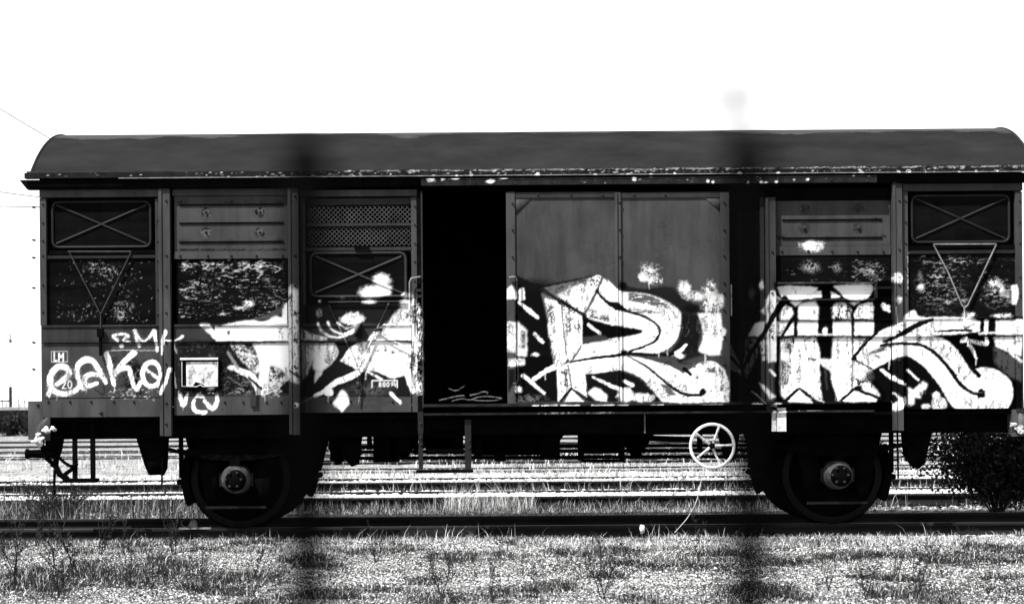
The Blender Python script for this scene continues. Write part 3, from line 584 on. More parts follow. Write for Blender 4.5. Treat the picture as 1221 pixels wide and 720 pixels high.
# --- roof
prof = []
hw = YB/2+.10
for i in range(41):
    t = -1+2*i/40
    prof.append((YB/2+hw*t, top+.065+(math.sqrt(2.13**2-(hw*t)**2)-math.sqrt(2.13**2-hw**2))))
prof = np.array(prof); rx0, rx1 = W(40, 205)[0], W(1222, 200)[0]+.06
mb = MB(); mb.smooth = True
nx = 60; xs = np.linspace(rx0, rx1, nx+1); V = np.array([[(x, y, z) for x in xs] for y, z in prof]); i = np.arange(nx)[None, :]+np.arange(40)[:, None]*(nx+1)
mb.add(V, np.stack([i, i+1, i+nx+2, i+nx+1], -1))
Vi = V.copy(); Vi[:, :, 2] -= .03; Vi[:, :, 1] = YB/2+(Vi[:, :, 1]-YB/2)*.985; mb.add(Vi, np.stack([i, i+nx+1, i+nx+2, i+1], -1))
roof = mb.build('roof', M['roof'], wagon)
mb = MB()
for xx, sgn in ((rx0+.03, 1), (rx1-.03, -1)):
    n = len(prof); fan = np.array([(xx, y, z-.005) for y, z in prof]+[(xx, YB/2, top)]); mb.add(fan, None, [(a, a+1, n) for a in range(n-1)])
    fan2 = fan.copy(); fan2[:, 0] += .03*sgn; mb.add(fan2, None, [(a+1, a, n) for a in range(n-1)]); part('roof_end', 'body', mb, False); mb = MB()
mb = MB(); mb.tube([(rx0, y, z) for y, z in prof], .012, 6); mb.cut(); mb.tube([(rx1, y, z) for y, z in prof], .012, 6); part('roof_edge', 'frame', mb, False, roof)
gx0, gx1 = W(33, 209)[0], rx1+.03
zg0, zg1 = W(600, 210.4)[2], W(600, 204.5)[2]
mb = MB(); mb.box(gx0, gx1, -.115, -.03, zg0, zg1+.004, .009); part('gutter', 'gut', mb, True, roof)
mb = MB(); mb.box(gx0+.9, gx1, -.120, -.10, zg0-.009, zg0-.001, .009); part('gutter_edge', 'rod', mb, True, roof)
mb = MB(); mb.box(gx0+.02, gx1, -.108, -.09, zg1+.005, zg1+.02, .009); part('gutter_lip', 'frame', mb, True, roof)
# cornice board under the gutter, its left end cut on the slant
za, zb = W(600, 223)[2], zg0-.012
for y0, y1 in ((-.085, .0),):
    pts = [(W(26, 214)[0], zb), (W(35, 225)[0], za), (wx1+.03, za), (wx1+.05, zb)]
    mb = MB(); mb.prism(pts, y0, y1); part('cornice', 'dark', mb, False)
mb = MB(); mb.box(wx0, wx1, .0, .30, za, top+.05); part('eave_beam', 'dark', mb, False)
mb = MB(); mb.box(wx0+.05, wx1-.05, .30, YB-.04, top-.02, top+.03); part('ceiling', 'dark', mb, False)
mb = MB(); mb.pbox(503, 214.5, 1042, 221.5, -.135, -.09, .009); mb.pbox(503, 213.6, 1042, 214.6, -.14, -.09, .02); part('door_hood', 'hood', mb)
# --- posts
def post(x0, y0, x1, y1, bolts, Y=-.06):
    mb = MB(); mb.pbox(x0, y0, x1, y1, Y, .02, RF)
    xm = x0+(x1-x0)*.2
    mb.pbox(x0, y0+.5, x0+(x1-x0)*.28, y1-.5, Y-.012, Y-.001, RF)
    p = part('side_post', 'post', mb)
    b = MB(); b.bolts([(x0+(x1-x0)*.62, y) for y in bolts], Y); part('bolt', 'bolt', b, True, p); return p
pA = post(191.5, 219.5, 204.5, 519.5, (240, 305, 341, 373, 408, 434, 480, 505)); pB = post(345, 219.5, 357.5, 518, (235, 305, 341, 373, 405, 437, 483)); pC = post(912.5, 236, 924.5, 490, (301, 350, 402), -.05); pD = post(1063.5, 213.5, 1074.8, 513, (240, 298, 340, 395, 430, 470))
# --- bays
def panel(name, x0, y0, x1, y1, m='body', Y=0.0, th=.03, res=RF, parent=None, label=None):
    mb = MB(); mb.pbox(x0, y0, x1, y1, Y, Y+th, res); return part(name, m, mb, True, parent, label)
def shutter(x0, y0, x1, y1, Yb=.02, m='frame', name='vent_shutter'):
    """pressed steel ventilation flap with a rounded frame and a diagonal cross"""
    mb = MB(); mb.pbox(x0+1, y0+1, x1-1, y1-1, Yb, Yb+.03, RF); sh = part(name, 'board', mb)
    X0, X1, Z0, Z1 = XR(x0+2, y0+2, x1-2, y1-2); r = .06; pts = []
    for cx, cz, a in ((X1-r, Z1-r, 0), (X0+r, Z1-r, 90), (X0+r, Z0+r, 180), (X1-r, Z0+r, 270)):
        for k in range(5): t = math.radians(a+k*22.5); pts.append((cx+r*math.cos(t), Yb-.004, cz+r*math.sin(t)))
    dense = []
    for a, b in zip(pts, pts[1:]+pts[:1]):
        a, b = np.array(a), np.array(b); k = max(1, int(np.linalg.norm(b-a)/.012)); dense += [a+(b-a)*t for t in np.arange(k)/k]
    mb = MB(); mb.tube(dense, .0145, 8, True); part('rim', m, mb, True, sh)
    mb = MB()
    for p, q in (((x0+7, y0+6), (x1-7, y1-6)), ((x0+7, y1-6), (x1-7, y0+6))):
        a, b = np.array(W(*p)), np.array(W(*q)); a[1] = b[1] = Yb-.002; mb.tube([a, b], .0125, 8, sub=.012)
    part('cross_rib', m if m == 'frame' else 'rib', mb, True, sh)
    return sh
def rods(pts, r, m, name='stay_rod', Y=-.03, parent=None):
    mb = MB()
    for line in pts:
        P = [np.array(W(*p)) for p in line]
        for q in P: q[1] = Y
        mb.tube(P, r, 6, sub=.01)
    return part(name, m, mb, True, parent)
# bay one
panel('top_rail', 48, 226, 191, 235.5, Y=-.035, th=.05, m='post'); st = panel('stile', 48.5, 237, 56, 388, Y=-.03, th=.05); st2 = panel('stile', 186, 237, 191, 387, Y=-.025, th=.04, m='frame')
b = MB(); b.bolts([(52, y) for y in (244, 266, 287, 305, 340, 372)], -.03, .01); part('bolt', 'bolt', b, True, st); b = MB(); b.bolts([(188.5, y) for y in (240, 263, 288, 311, 345, 375)], -.025, .009); part('bolt', 'bolt', b, True, st2)
panel('side_panel', 56, 308.5, 186, 387, 'board', 0, .03); panel('recess_board', 56, 236, 186, 299, 'dark', .05, .02, .05)
shutter(60, 238.5, 181, 296.5, .025, 'rib'); panel('hinge_bar', 58, 298.5, 185, 303, 'dark', -.005, .03); panel('sill_rail', 57, 304.5, 186, 308.2, 'rib', -.02, .03)
rods([[(82, 300.5), (157, 300.5)]], .009, 'dim', 'hinge_rod'); rods([[(84, 302), (120.5, 374)], [(157, 302), (121.5, 374)], [(121, 374), (121, 400)]], .0075, 'dim')
mb = MB(); mb.pbox(117.5, 392, 124.5, 402, -.07, -.027); mb.cut(); mb.pbox(119.5, 402, 122.5, 424, -.05, -.02); part('latch', 'dark', mb)
def belt(x0, y0, x1, y1):
    mb = MB(); mb.pbox(x0, y0+2.4, x1, y1-2.4, -.012, .02, RF); b = part('belt_rail', 'belt', mb)
    mb = MB(); mb.pbox(x0, y0, x1, y0+2.1, -.026, .02, RF); mb.cut(); mb.pbox(x0, y1-2.1, x1, y1, -.022, .02, RF); part('flange', 'belt', mb, True, b)
belt(50.5, 387.5, 191, 408); panel('lower_panel', 53, 409, 191, 474, 'body', 0, .04)
s = panel('sill', 52, 475, 191, 497, 'post', -.02, .05); b = MB(); b.bolts([(x, 478.5) for x in (58, 84, 109, 136, 160)], -.02, .013); b.bolts([(121, 492)], -.02, .02); part('bolt', 'bolt', b, True, s)
mb = MB(); mb.pbox(33.5, 478, 51.5, 524, .0, .05); mb.box(W(33.5, 500)[0], W(51.5, 500)[0], .055, YB-.05, W(40, 520)[2], W(40, 480)[2]); hs = part('headstock', 'plate', mb, False); b = MB(); b.bolts([(45, 482.5)], 0, .015); part('bolt', 'bolt', b, True, hs)
# bay two
panel('top_rail', 206, 224, 344, 233.5, 'body', -.02, .05); rp = panel('ribbed_panel', 208, 234, 344, 299, 'body', 0, .03); s = panel('sill_rail', 208, 299.5, 344, 308.5, 'post', -.015, .04)
b = MB(); b.bolts([(x, 305) for x in (215, 248, 276, 306, 337)], -.015, .013); part('bolt', 'bolt', b, True, s)
mb = MB()
for y in (244.2, 266, 288.5): mb.pbox(214, y-.9, 338, y+.9, -.012, -.001)  # raised dark bars standing for the shadow gaps
part('panel_slit', 'dark', mb, False, rp); b = MB(); b.bolts([(x, y) for x in (245.5, 310) for y in (253, 277)], 0, .014, .02); part('bolt', 'bolt', b, True, rp)
panel('side_panel', 210, 309.5, 342, 386, 'board', .005, .03); belt(208, 386.5, 344.5, 407); panel('lower_panel', 208, 407.5, 344.5, 471.5, 'body', 0, .04); s = panel('sill', 208, 472, 344.5, 494.5, 'post', -.012, .05)
b = MB(); b.bolts([(x, 479) for x in (268, 290, 318, 335)], -.012, .013); part('bolt', 'bolt', b, True, s); panel('bracket', 299, 455, 306.5, 484, 'frame', -.04, .03)
# notice holder
nh = panel('notice_holder', 216, 428, 263, 465, 'dark', -.03, .02, .05)
mb = MB(); mb.pbox(223, 431.5, 260, 460.5, -.036, -.031, .01); part('paper_notice', 'card', mb, False, nh)
mb = MB(); mb.pbox(216, 426.6, 261, 429, -.06, -.03); part('hood', 'white', mb, False, nh)
mb = MB(); mb.tube([np.array(W(*p))+np.array((0, -.045, 0)) for p in ((218, 431), (218, 460.5), (236, 461), (240, 458.6), (243, 461), (260.5, 460.5), (260.5, 431))], .006, 6); part('wire_frame', 'cord', mb, False, nh)
mb = MB(); mb.pprism([(230, 461), (234, 455), (241, 457), (247, 461)], -.040, -.037); part('torn_corner', 'dark', mb, False, nh)
# bay three
panel('top_rail', 358.5, 227, 497, 234.5, 'post', -.03, .05); s1 = panel('stile', 359, 235.5, 364.5, 387, 'body', -.02, .05); s2 = panel('stile', 491, 235.5, 497.5, 491, 'post', -.02, .05)
b = MB(); b.bolts([(494.5, y) for y in (246, 268, 290, 312, 335)], -.02, .009); b.bolts([(362, y) for y in (240, 268, 300)], -.02, .009); part('bolt', 'bolt', b, True, s2)
panel('recess_board', 365, 235, 491, 300, 'dark', .08, .02, .05)
X0, X1, _, _ = XR(366, 240, 490, 296); mb = MB(); wr = .0027
for ya, yb in ((246, 266), (270, 293)):
    _, _, z0, z1 = XR(366, ya, 490, yb); h = z1-z0; pitch = .0445
    k = X0-h
    while k < X1:
        for sg in (1, -1):
            a = [k, z0 if sg > 0 else z1]; c = [k+h, z1 if sg > 0 else z0]
            if a[0] < X0: t = (X0-a[0])/h; a = [X0, a[1]+(c[1]-a[1])*t]
            if c[0] > X1: t = (X1-a[0])/(c[0]-a[0]); c = [X1, a[1]+(c[1]-a[1])*t]
            if c[0]-a[0] > .005: mb.tube([(a[0], .01+.003*sg, a[1]), (c[0], .01+.003*sg, c[1])], wr, 4)
        k += pitch
wm = part('wire_mesh', 'mesh', mb, False)
mb = MB(); mb.pbox(365, 266.5, 491, 269.5, -.01, .03); mb.pbox(365, 236, 491, 244, .03, .06); part('mesh_bar', 'frame', mb, False, wm)
panel('sill_rail', 365, 295, 491, 299, 'frame', -.02, .04); mb = MB(); mb.pbox(423, 294, 440, 297.5, -.05, -.02); part('latch', 'dark', mb)
panel('recess_board', 365, 299.5, 491, 358, 'board', .045, .02); shutter(369, 299.8, 486, 355.5, .0, 'frame'); panel('hinge_bar', 364, 356.5, 489, 362, 'dark', -.012, .03); rods([[(392, 360.5), (488, 359.5)]], .008, 'dim', 'hinge_rod', -.03)
panel('side_panel', 359, 362.5, 491, 387, 'body', .0, .03); belt(358.5, 386.5, 490.5, 406.5); panel('lower_panel', 358.5, 407, 490.5, 471.5, 'body', 0, .04); s = panel('sill', 358.5, 472, 490.5, 491.5, 'body', -.012, .05)
b = MB(); b.bolts([(x, 478) for x in (394, 418, 468)], -.012, .013); part('bolt', 'bolt', b, True, s)
rods([[(393, 364), (404, 388), (418, 418), (427, 440)], [(464, 362), (428, 439)], [(427.5, 440), (428, 456), (430, 466), (428, 482)]], .0075, 'rod', 'stay_rod', -.036)
rods([[(450, 396), (472, 408), (497, 420)]], .006, 'bolt', 'stay_rod', -.04); mb = MB(); mb.pprism([(444, 393.5), (449, 391.5), (457, 391.5), (456, 394), (450, 395.5), (445, 395)], -.06, -.04); mb.cut(); mb.pprism([(425, 455), (430, 455), (431, 464), (426, 464)], -.055, -.04); part('latch', 'bolt', mb, False)
mb = MB(); mb.pbox(423.5, 386, 432, 402, -.08, -.031); part('latch', 'dark', mb)
# door jamb and doorway
panel('door_jamb', 498, 229, 504, 492, 'board', -.03, .3, RF); panel('jamb_edge', 503, 229, 504.6, 486, 'frame', -.05, .02, RF)
rods([[(489, 388), (489, 337), (491, 332.5), (502, 330.5)]], .0085, 'rod', 'handrail', -.07)
mb = MB()
for y in (345, 352, 372, 402, 410, 436, 447): mb.pbox(497, y, 503, y+3, -.055, -.03, RF); mb.cut()
part('hinge_lug', 'frame', mb)
mb = MB(); mb.pbox(506, 479.8, 1036, 483, -.12, .28, .009); mb.pbox(506, 490.5, 1040, 493, -.10, -.05, .009); part('door_track', 'hood', mb)
# sliding door
dm = MB(); dm.pbox(605, 231, 868.5, 480, -.075, -.045, RF); door = part('sliding_door', 'body', dm)
mb = MB(); mb.pbox(604.2, 230.5, 614.5, 481.5, -.095, -.076, RF); st = part('stile', 'post', mb, True, door, 'left stile with bolts and a long pale worn edge')
mb = MB(); mb.pbox(733, 231, 736, 481, -.115, -.076, RF); mb.pbox(736.2, 231, 740, 481, -.10, -.076, RF); part('stile', 'post', mb, True, door)
mb = MB(); mb.pbox(858.3, 231, 868.6, 481, -.095, -.076, RF); part('stile', 'body', mb, True, door)
mb = MB(); mb.pbox(614.6, 230.5, 732.5, 237, -.09, -.076, RF); mb.pbox(740.5, 230.5, 858, 237, -.09, -.076, RF); part('top_rail', 'frame', mb, True, door)
mb = MB(); mb.pbox(614.6, 478.6, 732.5, 481, -.09, -.076, RF); mb.pbox(740.5, 478.6, 858, 481, -.09, -.076, RF); part('bottom_rail', 'frame', mb, True, door)
for p in ([(615, 238), (633, 238), (615, 257)], [(840, 237.5), (858, 237.5), (858, 254)]):
    mb = MB(); mb.pprism(p, -.083, -.076); part('gusset', 'body', mb, True, door)
b = MB(); b.bolts([(611, y) for y in (244, 275, 307)]+[(738, y) for y in (243, 275, 307)]+[(862, y) for y in (243, 275, 306, 338, 350, 370, 402, 434)], -.1, .011); b.bolts([(641, 233.5), (680, 233.5), (718, 233.5), (755, 233.5), (792, 233.5)], -.09, .011); part('bolt', 'bolt', b, True, door)
for pts in (((607, 332), (615, 331), (616.5, 334), (616.5, 356), (614, 359)), ((614, 430), (617.5, 432), (618, 452), (616, 458), (611, 457))):
    rods([pts], .009, 'rod', 'door_handle', -.125, door)
mb = MB(); mb.pbox(870, 340, 871.4, 377, -.09, -.06); part('edge_strip', 'dust', mb, False, door)
# wall strip beside the door, its shade put in as dark board; bay four
panel('recess_board', 869, 229, 912, 481, 'board', .0, .03); panel('stile', 906.5, 236, 911, 481, 'body', -.02, .04)
rp = panel('ribbed_panel', 925, 239, 1062, 292.5, 'body', 0.02, .03); mb = MB()
for y in (262, 283.5): mb.pbox(933, y-.9, 1052, y+.9, .008, .019)  # shadow gaps drawn as dark bars here too
part('panel_slit', 'dark', mb, False, rp)
b = MB(); b.bolts([(x, y) for x in (959.5, 1024) for y in (249, 272)], .02, .02, .02); part('bolt', 'bolt', b, True, rp)
s = panel('sill_rail', 925, 293, 1062, 304, 'body', .0, .04); b = MB(); b.bolts([(x, 299.5) for x in (932, 964, 992, 1022, 1053)], 0, .013); part('bolt', 'bolt', b, True, s)
panel('top_rail', 925, 224, 1062, 238.5, 'dark', 0, .04, .05); panel('side_panel', 925, 304.5, 1062, 379.5, 'board', .01, .03); panel('lower_panel', 925, 402.5, 1062, 479.5, 'board', 0, .04)  # top rail made near black to hold the shadow under the eave
belt(925.5, 380, 1062.5, 402)
mb = MB(); mb.pbox(926, 336.6, 1043, 338.6, -.045, .01, RF); mb.pbox(926, 356.2, 1043, 358.2, -.02, .01, RF); mb.pbox(1042, 334.5, 1045, 355.5, -.045, .01, RF); part('label_rack', 'rod', mb)
mb = MB(); mb.pbox(1046, 342, 1062, 344.4, -.03, .01, RF); part('rack_spring', 'dim', mb)
# bay five
panel('top_rail', 1075.5, 219.5, 1218, 228, 'frame', -.035, .05); st = panel('stile', 1076, 229, 1082, 378, 'body', -.025, .05); s2 = panel('stile', 1210.5, 229, 1218.5, 490, 'body', -.03, .05)
b = MB(); b.bolts([(1079, y) for y in (240, 265, 290, 320, 350)], -.025, .01); b.bolts([(1215, y) for y in (240, 265, 290, 330, 352)], -.03, .01); part('bolt', 'bolt', b, True, s2)
panel('recess_board', 1082, 229, 1210, 298, 'dark', .05, .02, .05); shutter(1086, 231, 1206, 290.5, .025, 'rib'); panel('hinge_bar', 1083, 292.5, 1210, 297.5, 'dark', -.005, .03); panel('sill_rail', 1082.5, 298.5, 1210, 302.5, 'rib', -.02, .03)
rods([[(1112, 291.7), (1187, 291.5)]], .008, 'rod', 'hinge_rod'); rods([[(1112, 292), (1130, 326), (1146, 364), (1149, 367.5)], [(1187, 292), (1153, 364), (1149, 367.5)], [(1149, 367), (1149, 388)]], .0085, 'rod')
mb = MB(); mb.pprism([(1145, 386), (1148, 381), (1155, 383), (1160, 388), (1154, 389), (1152, 392), (1147, 392)], -.11, -.07); mb.pbox(1147.5, 392, 1150.5, 412, -.09, -.067, RF); part('latch', 'dark', mb)
panel('side_panel', 1082.5, 303, 1210, 377.5, 'board', 0, .03); belt(1076, 378, 1219.5, 400.5); panel('lower_panel', 1076, 401, 1210, 487, 'board', 0, .04)
mb = MB(); mb.pbox(1207, 488, 1228, 520, .0, .05); mb.box(W(1207, 500)[0], W(1226, 500)[0], .055, YB-.05, W(1210, 518)[2], W(1210, 490)[2]); part('headstock', 'plate', mb, False)
# --- underframe
zs0, zs1 = W(600, 520)[2], W(600, 494)[2]
mb = MB()
for y in (.16, YB-.24): mb.box(wx0+.02, wx1-.02, y, y+.08, zs0, zs1); mb.box(wx0+.02, wx1-.02, y-.03, y, zs0, zs0+.015)
for x in np.linspace(wx0+.3, wx1-.3, 9): mb.box(x-.04, x+.04, .245, YB-.245, zs0+.02, zs1-.02)
for y in (.9, 1.7): mb.box(wx0+.02, wx1-.02, y, y+.07, zs0+.01, zs1-.005)
mb.box(wx0+.02, wx1-.02, .03, .155, zs1-.03, zs1); mb.pbox(508, 499, 770, 512, .07, .15); part('underframe', 'under', mb, False)
mb = MB(); mb.pbox(560, 498.5, 768, 517, .0, .06); part('sole_bar', 'under', mb, False); mb = MB(); mb.pbox(768, 492, 769.5, 516, -.01, .0); part('edge_strip', 'dust', mb, False)
# brake gear hanging under the middle
mb = MB(); mb.smooth = True
c = W(615, 535, .6); mb.tube([(c[0]-.42, 1.0, .88), (c[0]-.38, 1.0, .88), (c[0]+.38, 1.0, .88), (c[0]+.42, 1.0, .88)], (.05, .19, .19, .05), 20); part('air_reservoir', 'under', mb, False)
mb = MB(); c = W(720, 535, 1.2); mb.tube([(c[0]-.22, 1.3, .86), (c[0]+.16, 1.3, .86)], .17, 20); mb.tube([(c[0]+.16, 1.3, .86), (c[0]+.9, 1.3, .83)], .03, 8); part('brake_cylinder', 'under', mb, False)
mb = MB()
for x, y, w_ in ((460, 551, 30), (530, 541, 44), (596, 550, 14), (656, 548, 24), (693, 549, 7), (742, 551, 6), (468, 546, 6), (440, 536, 5), (520, 533, 40), (570, 545, 10), (480, 540, 16)):
    a = W(x-w_/2, y, .7); c = W(x+w_/2, y, .7); mb.box(a[0], c[0], .7, .85, a[2], zs0+.02)
for z, y in ((.78, 1.2), (.72, 1.5), (.66, 1.35)): mb.tube([(-1.9, y, z), (2.6, y, z-.01)], .018, 6)
a = W(693, 551, .75); c = W(745, 551, .75); mb.box(a[0], c[0], .70, .74, a[2], a[2]+.03)
for x in np.linspace(-1.6, 1.9, 7): mb.box(x, x+.05, 1.1, 1.16, .70, zs0+.03)
for x in (-1.15, .35, 1.3): mb.prism([(x-.22, zs0+.02), (x+.22, zs0+.02), (x+.05, .66), (x-.05, .66)], 1.55, 1.58)
part('brake_rigging', 'under', mb, False)
# --- axles
def wheel(cx, Y, parent):
    c = (cx, 0, .5); s = 1 if Y < YB/2 else -1
    mb = MB(); mb.smooth = True; mb.lathe([(.43, Y), (.492, Y+.004*s), (.50, Y+.01*s), (.495, Y+.09*s), (.53, Y+.105*s), (.53, Y+.128*s), (.43, Y+.13*s), (.43, Y)], c, 64); w = mb.build('wheel', M['tyre'], parent)
    mb = MB(); mb.smooth = True; mb.lathe([(.432, Y+.02*s), (.42, Y+.045*s), (.30, Y+.065*s), (.16, Y+.03*s), (.13, Y-.03*s), (.09, Y-.035*s), (.09, Y+.15*s), (.16, Y+.12*s), (.30, Y+.09*s), (.432, Y+.09*s)], c, 48); mb.build('wheel_disc', M['under'], w)
RY = (.60, 2.10)
def axle(px, py):
    cx = W(px, py, .6)[0]
    ax = MB(); ax.tube([(cx, .2, .5), (cx, YB-.2, .5)], .07, 14); ax = part('axle', 'under', ax, False)
    wheel(cx, .55, ax); wheel(cx, 2.15, ax)
    for s, y in ((1, .24), (-1, YB-.24)):
        b = MB(); b.smooth = True; b.lathe([(0, y-.12*s), (.055, y-.12*s), (.075, y-.10*s), (.112, y-.085*s), (.14, y-.03*s), (.15, y+.14*s), (0, y+.14*s)], (cx, 0, .5), 24); box = part('axle_box', 'cast', b, False); MB().box(cx-.165, cx+.165, y+.03, y+.12, .43, .56).build('guide_lug', M['tie'], box)
        b = MB(); b.smooth = True; b.lathe([(0, y-.135*s), (.06, y-.135*s), (.095, y-.115*s), (.105, y-.09*s), (.08, y-.08*s)], (cx+.012, 0, .492), 18); b.build('cover', M['under'], box)  # shade on the box front put into this dark, off-centre cover
        for k in range(6): a = k*math.pi/3; MB().lathe([(0, y-.15*s), (.014, y-.15*s), (.014, y-.08*s)], (cx+.075*math.cos(a), 0, .5+.075*math.sin(a)), 6).build('cover_bolt', M['bolt'], box)
        MB().box(cx-.05, cx+.05, y-.06, y+.06, .64, .70).build('spring_seat', M['under'], box)
        b = MB()                                        # w iron: two legs and a tie bar
        for q in (-1, 1): b.prism([(cx+q*.42, zs0), (cx+q*.20, zs0), (cx+q*.17, .5), (cx+q*.20, .26), (cx+q*.29, .20), (cx+q*.30, .3)], y+.045*s, y+.06*s)
        b.box(cx-.2, cx+.2, y+.04, y+.07, .72, zs0); wi = part('axle_guard', 'under', b, False)
        b = MB(); b.box(cx-.30, cx+.29, min(y+.02*s, y+.04*s), max(y+.02*s, y+.04*s), .212, .236); b.build('tie_bar', M['tie'], wi)
        b = MB()                                        # leaf spring
        for k in range(6):
            L = .74-.09*k; t = np.linspace(-1, 1, 13); zc = .745-.016*k+.0*t; zz = .71+.018*k+.13*(t*L/.74)**2-.03
            for i in range(12):
                x0, x1 = cx+L*t[i], cx+L*t[i+1]
                v = [(x0, y-.05, zz[i]), (x1, y-.05, zz[i+1]), (x1, y+.05, zz[i+1]), (x0, y+.05, zz[i]), (x0, y-.05, zz[i]+.014), (x1, y-.05, zz[i+1]+.014), (x1, y+.05, zz[i+1]+.014), (x0, y+.05, zz[i]+.014)]
                b.add(v, [(0, 3, 2, 1), (4, 5, 6, 7), (0, 1, 5, 4), (2, 3, 7, 6), (1, 2, 6, 5), (3, 0, 4, 7)])
        part('leaf_spring', 'under', b, False)
        for q in (-1, 1):                                # shackle bracket
            b = MB(); b.prism([(cx+q*.92, zs0+.02), (cx+q*.66, zs0+.02), (cx+q*.70, .60), (cx+q*.78, .55), (cx+q*.84, .60)], y-.03, y+.03); part('spring_hanger', 'under', b, False)
    for q in (-1, 1):
        for y in RY:                                     # brake block on each tread
            pts = [(cx+q*r*math.cos(a), .5+r*math.sin(a)) for r, A in ((.515, np.radians((-28, -14, 0, 14, 24))), (.60, np.radians((24, 12, -4, -20, -28)))) for a in A]
            b = MB(); b.prism(pts, y-.05, y+.05); b.box(cx+q*.60-.02, cx+q*.60+.02, y-.02, y+.02, .5, zs0+.1); part('brake_block', 'under', b, False)
        b = MB(); b.tube([(cx+q*.62, RY[0], .46), (cx+q*.62, RY[1], .46)], .03, 8); part('brake_beam', 'under', b, False)
axle(288, 569); axle(991, 564)
# --- hangers, steps, end gear
mb = MB(); mb.pbox(498.5, 491, 505, 516, -.05, -.02); mb.pbox(499.5, 516, 504.5, 558, -.05, -.03); a = part('step_hanger', 'rib', mb, False); b = MB(); b.bolts([(502, 505), (502, 522), (502, 530)], -.05, .012); part('bolt', 'bolt', b, False, a)
mb = MB(); mb.pbox(554.5, 500, 562, 560, -.05, -.03); a = part('step_hanger', 'rib', mb, False); b = MB(); b.bolts([(560, 525), (560, 534)], -.05, .012); part('bolt', 'bolt', b, False, a)
mb = MB(); mb.pbox(497, 560, 564, 563, -.12, .10); mb.pbox(505, 536, 556, 538, -.01, .03); part('foot_step', 'under', mb, False)
mb = MB()
for x0, x1, y1 in ((83, 88.5, 573), (104.5, 110, 576)): mb.pbox(x0, 500, x1, y1, .1, .13)
mb.pbox(74, 571, 112, 575.5, .02, .22); part('shunter_step', 'under', mb, False)
mb = MB(); mb.tube([np.array(W(*p))+np.array((0, .1, 0)) for p in ((64, 545), (63, 556), (68, 566), (78, 572))], .03, 8); mb.tube([np.array(W(*p))+np.array((0, .1, 0)) for p in ((88, 552), (82, 560), (74, 566))], .02, 8); mb.tube([np.array(W(*p))+np.array((0, .1, 0)) for p in ((62, 560), (61, 590))], .014, 6); part('coupling_hose', 'under', mb, False)
for pts, r in (([(50, 518), (47, 530), (52, 545), (60, 552), (66, 548)], .022), ([(60, 515), (70, 528), (66, 545), (58, 556)], .018), ([(72, 520), (62, 534), (70, 548), (82, 556), (90, 553)], .016), ([(44, 526), (52, 536), (64, 540)], .02)):
    mb = MB(); mb.tube(catmull([np.array(W(*p))+np.array((0, .09, 0)) for p in pts], 6, False), r, 7); part('brake_hose', 'under', mb, False)
mb = MB(); mb.smooth = True; ec = W(45, 541, .5)
mb.tube([(ec[0]-.13, .55, ec[2]), (ec[0]-.10, .55, ec[2]), (ec[0]-.09, .55, ec[2]), (ec[0]+.2, .55, ec[2])], (.05, .05, .04, .05), 12); part('draw_hook', 'under', mb, False)
mb = MB(); mb.pprism([(52, 520), (68, 520), (66, 530), (58, 538), (52, 532)], .06, .3); part('end_bracket', 'under', mb, False)
def dish(px, py, sg):
    mb = MB(); pts = []
    for k in range(9): a = math.radians(90+k*11.25); pts.append((px+18*math.cos(a)*sg, py-28*math.sin(a)))
    pts.append((px, py)); mb.pprism(pts, -.02, .02); part('corner_gusset', 'plate', mb, False)
dish(60, 525, 1); dish(1214, 520, -1)
mb = MB()
for x, y, r in ((56, 512.5, 4.5), (64.5, 511, 3.6), (46, 526, 6), (46.5, 518, 3), (51, 523, 3), (1206.5, 506, 4), (1215, 511, 5), (1219, 515, 4)):
    c = W(x, y); q = r/124; a0 = rng.uniform(0, 6); mb.prism([(c[0]+q*(1+.35*math.sin(3*t+a0)+rng.uniform(-.18, .18))*math.cos(t), c[2]+q*(.9+.3*math.sin(2*t+a0)+rng.uniform(-.15, .15))*math.sin(t)) for t in np.arange(14)*2*math.pi/14], -.028-rng.uniform(0, .01), -.021); mb.cut()
part('paint_splash', 'card', mb, False)
mb = MB()
for y in (247, 286, 307, 343, 408, 440): a = W(41, y, .3); mb.cut() if mb.V else 0; mb.tube([(a[0]-.02, .3, a[2]), (a[0]+.010, .3, a[2]-.006), (a[0]+.011, .3, a[2]-.007), (wx0+.01, .3, a[2]-.01)], (.010, .010, .0015, .0015), 6)
part('end_stud', 'bolt', mb, False)
mb = MB(); mb.pprism([(152, 520), (192, 520), (190, 560), (186, 568), (168, 568), (163, 556)], .35, .4); mb.cut(); mb.pprism([(400, 520), (428, 520), (424, 555), (415, 558), (404, 545)], .35, .4); part('spring_hanger', 'under', mb, False)
mb = MB(); mb.tube([W(194, 522, .2), W(193, 578, .2)], .01, 6); mb.cut(); mb.tube([W(1070, 515, .2), W(1071, 570, .2)], .01, 6); part('brake_rod', 'under', mb, False)
mb = MB(); mb.pprism([(1085, 515), (1110, 515), (1112, 545), (1100, 560), (1088, 545)], .35, .4); part('spring_hanger', 'under', mb, False)
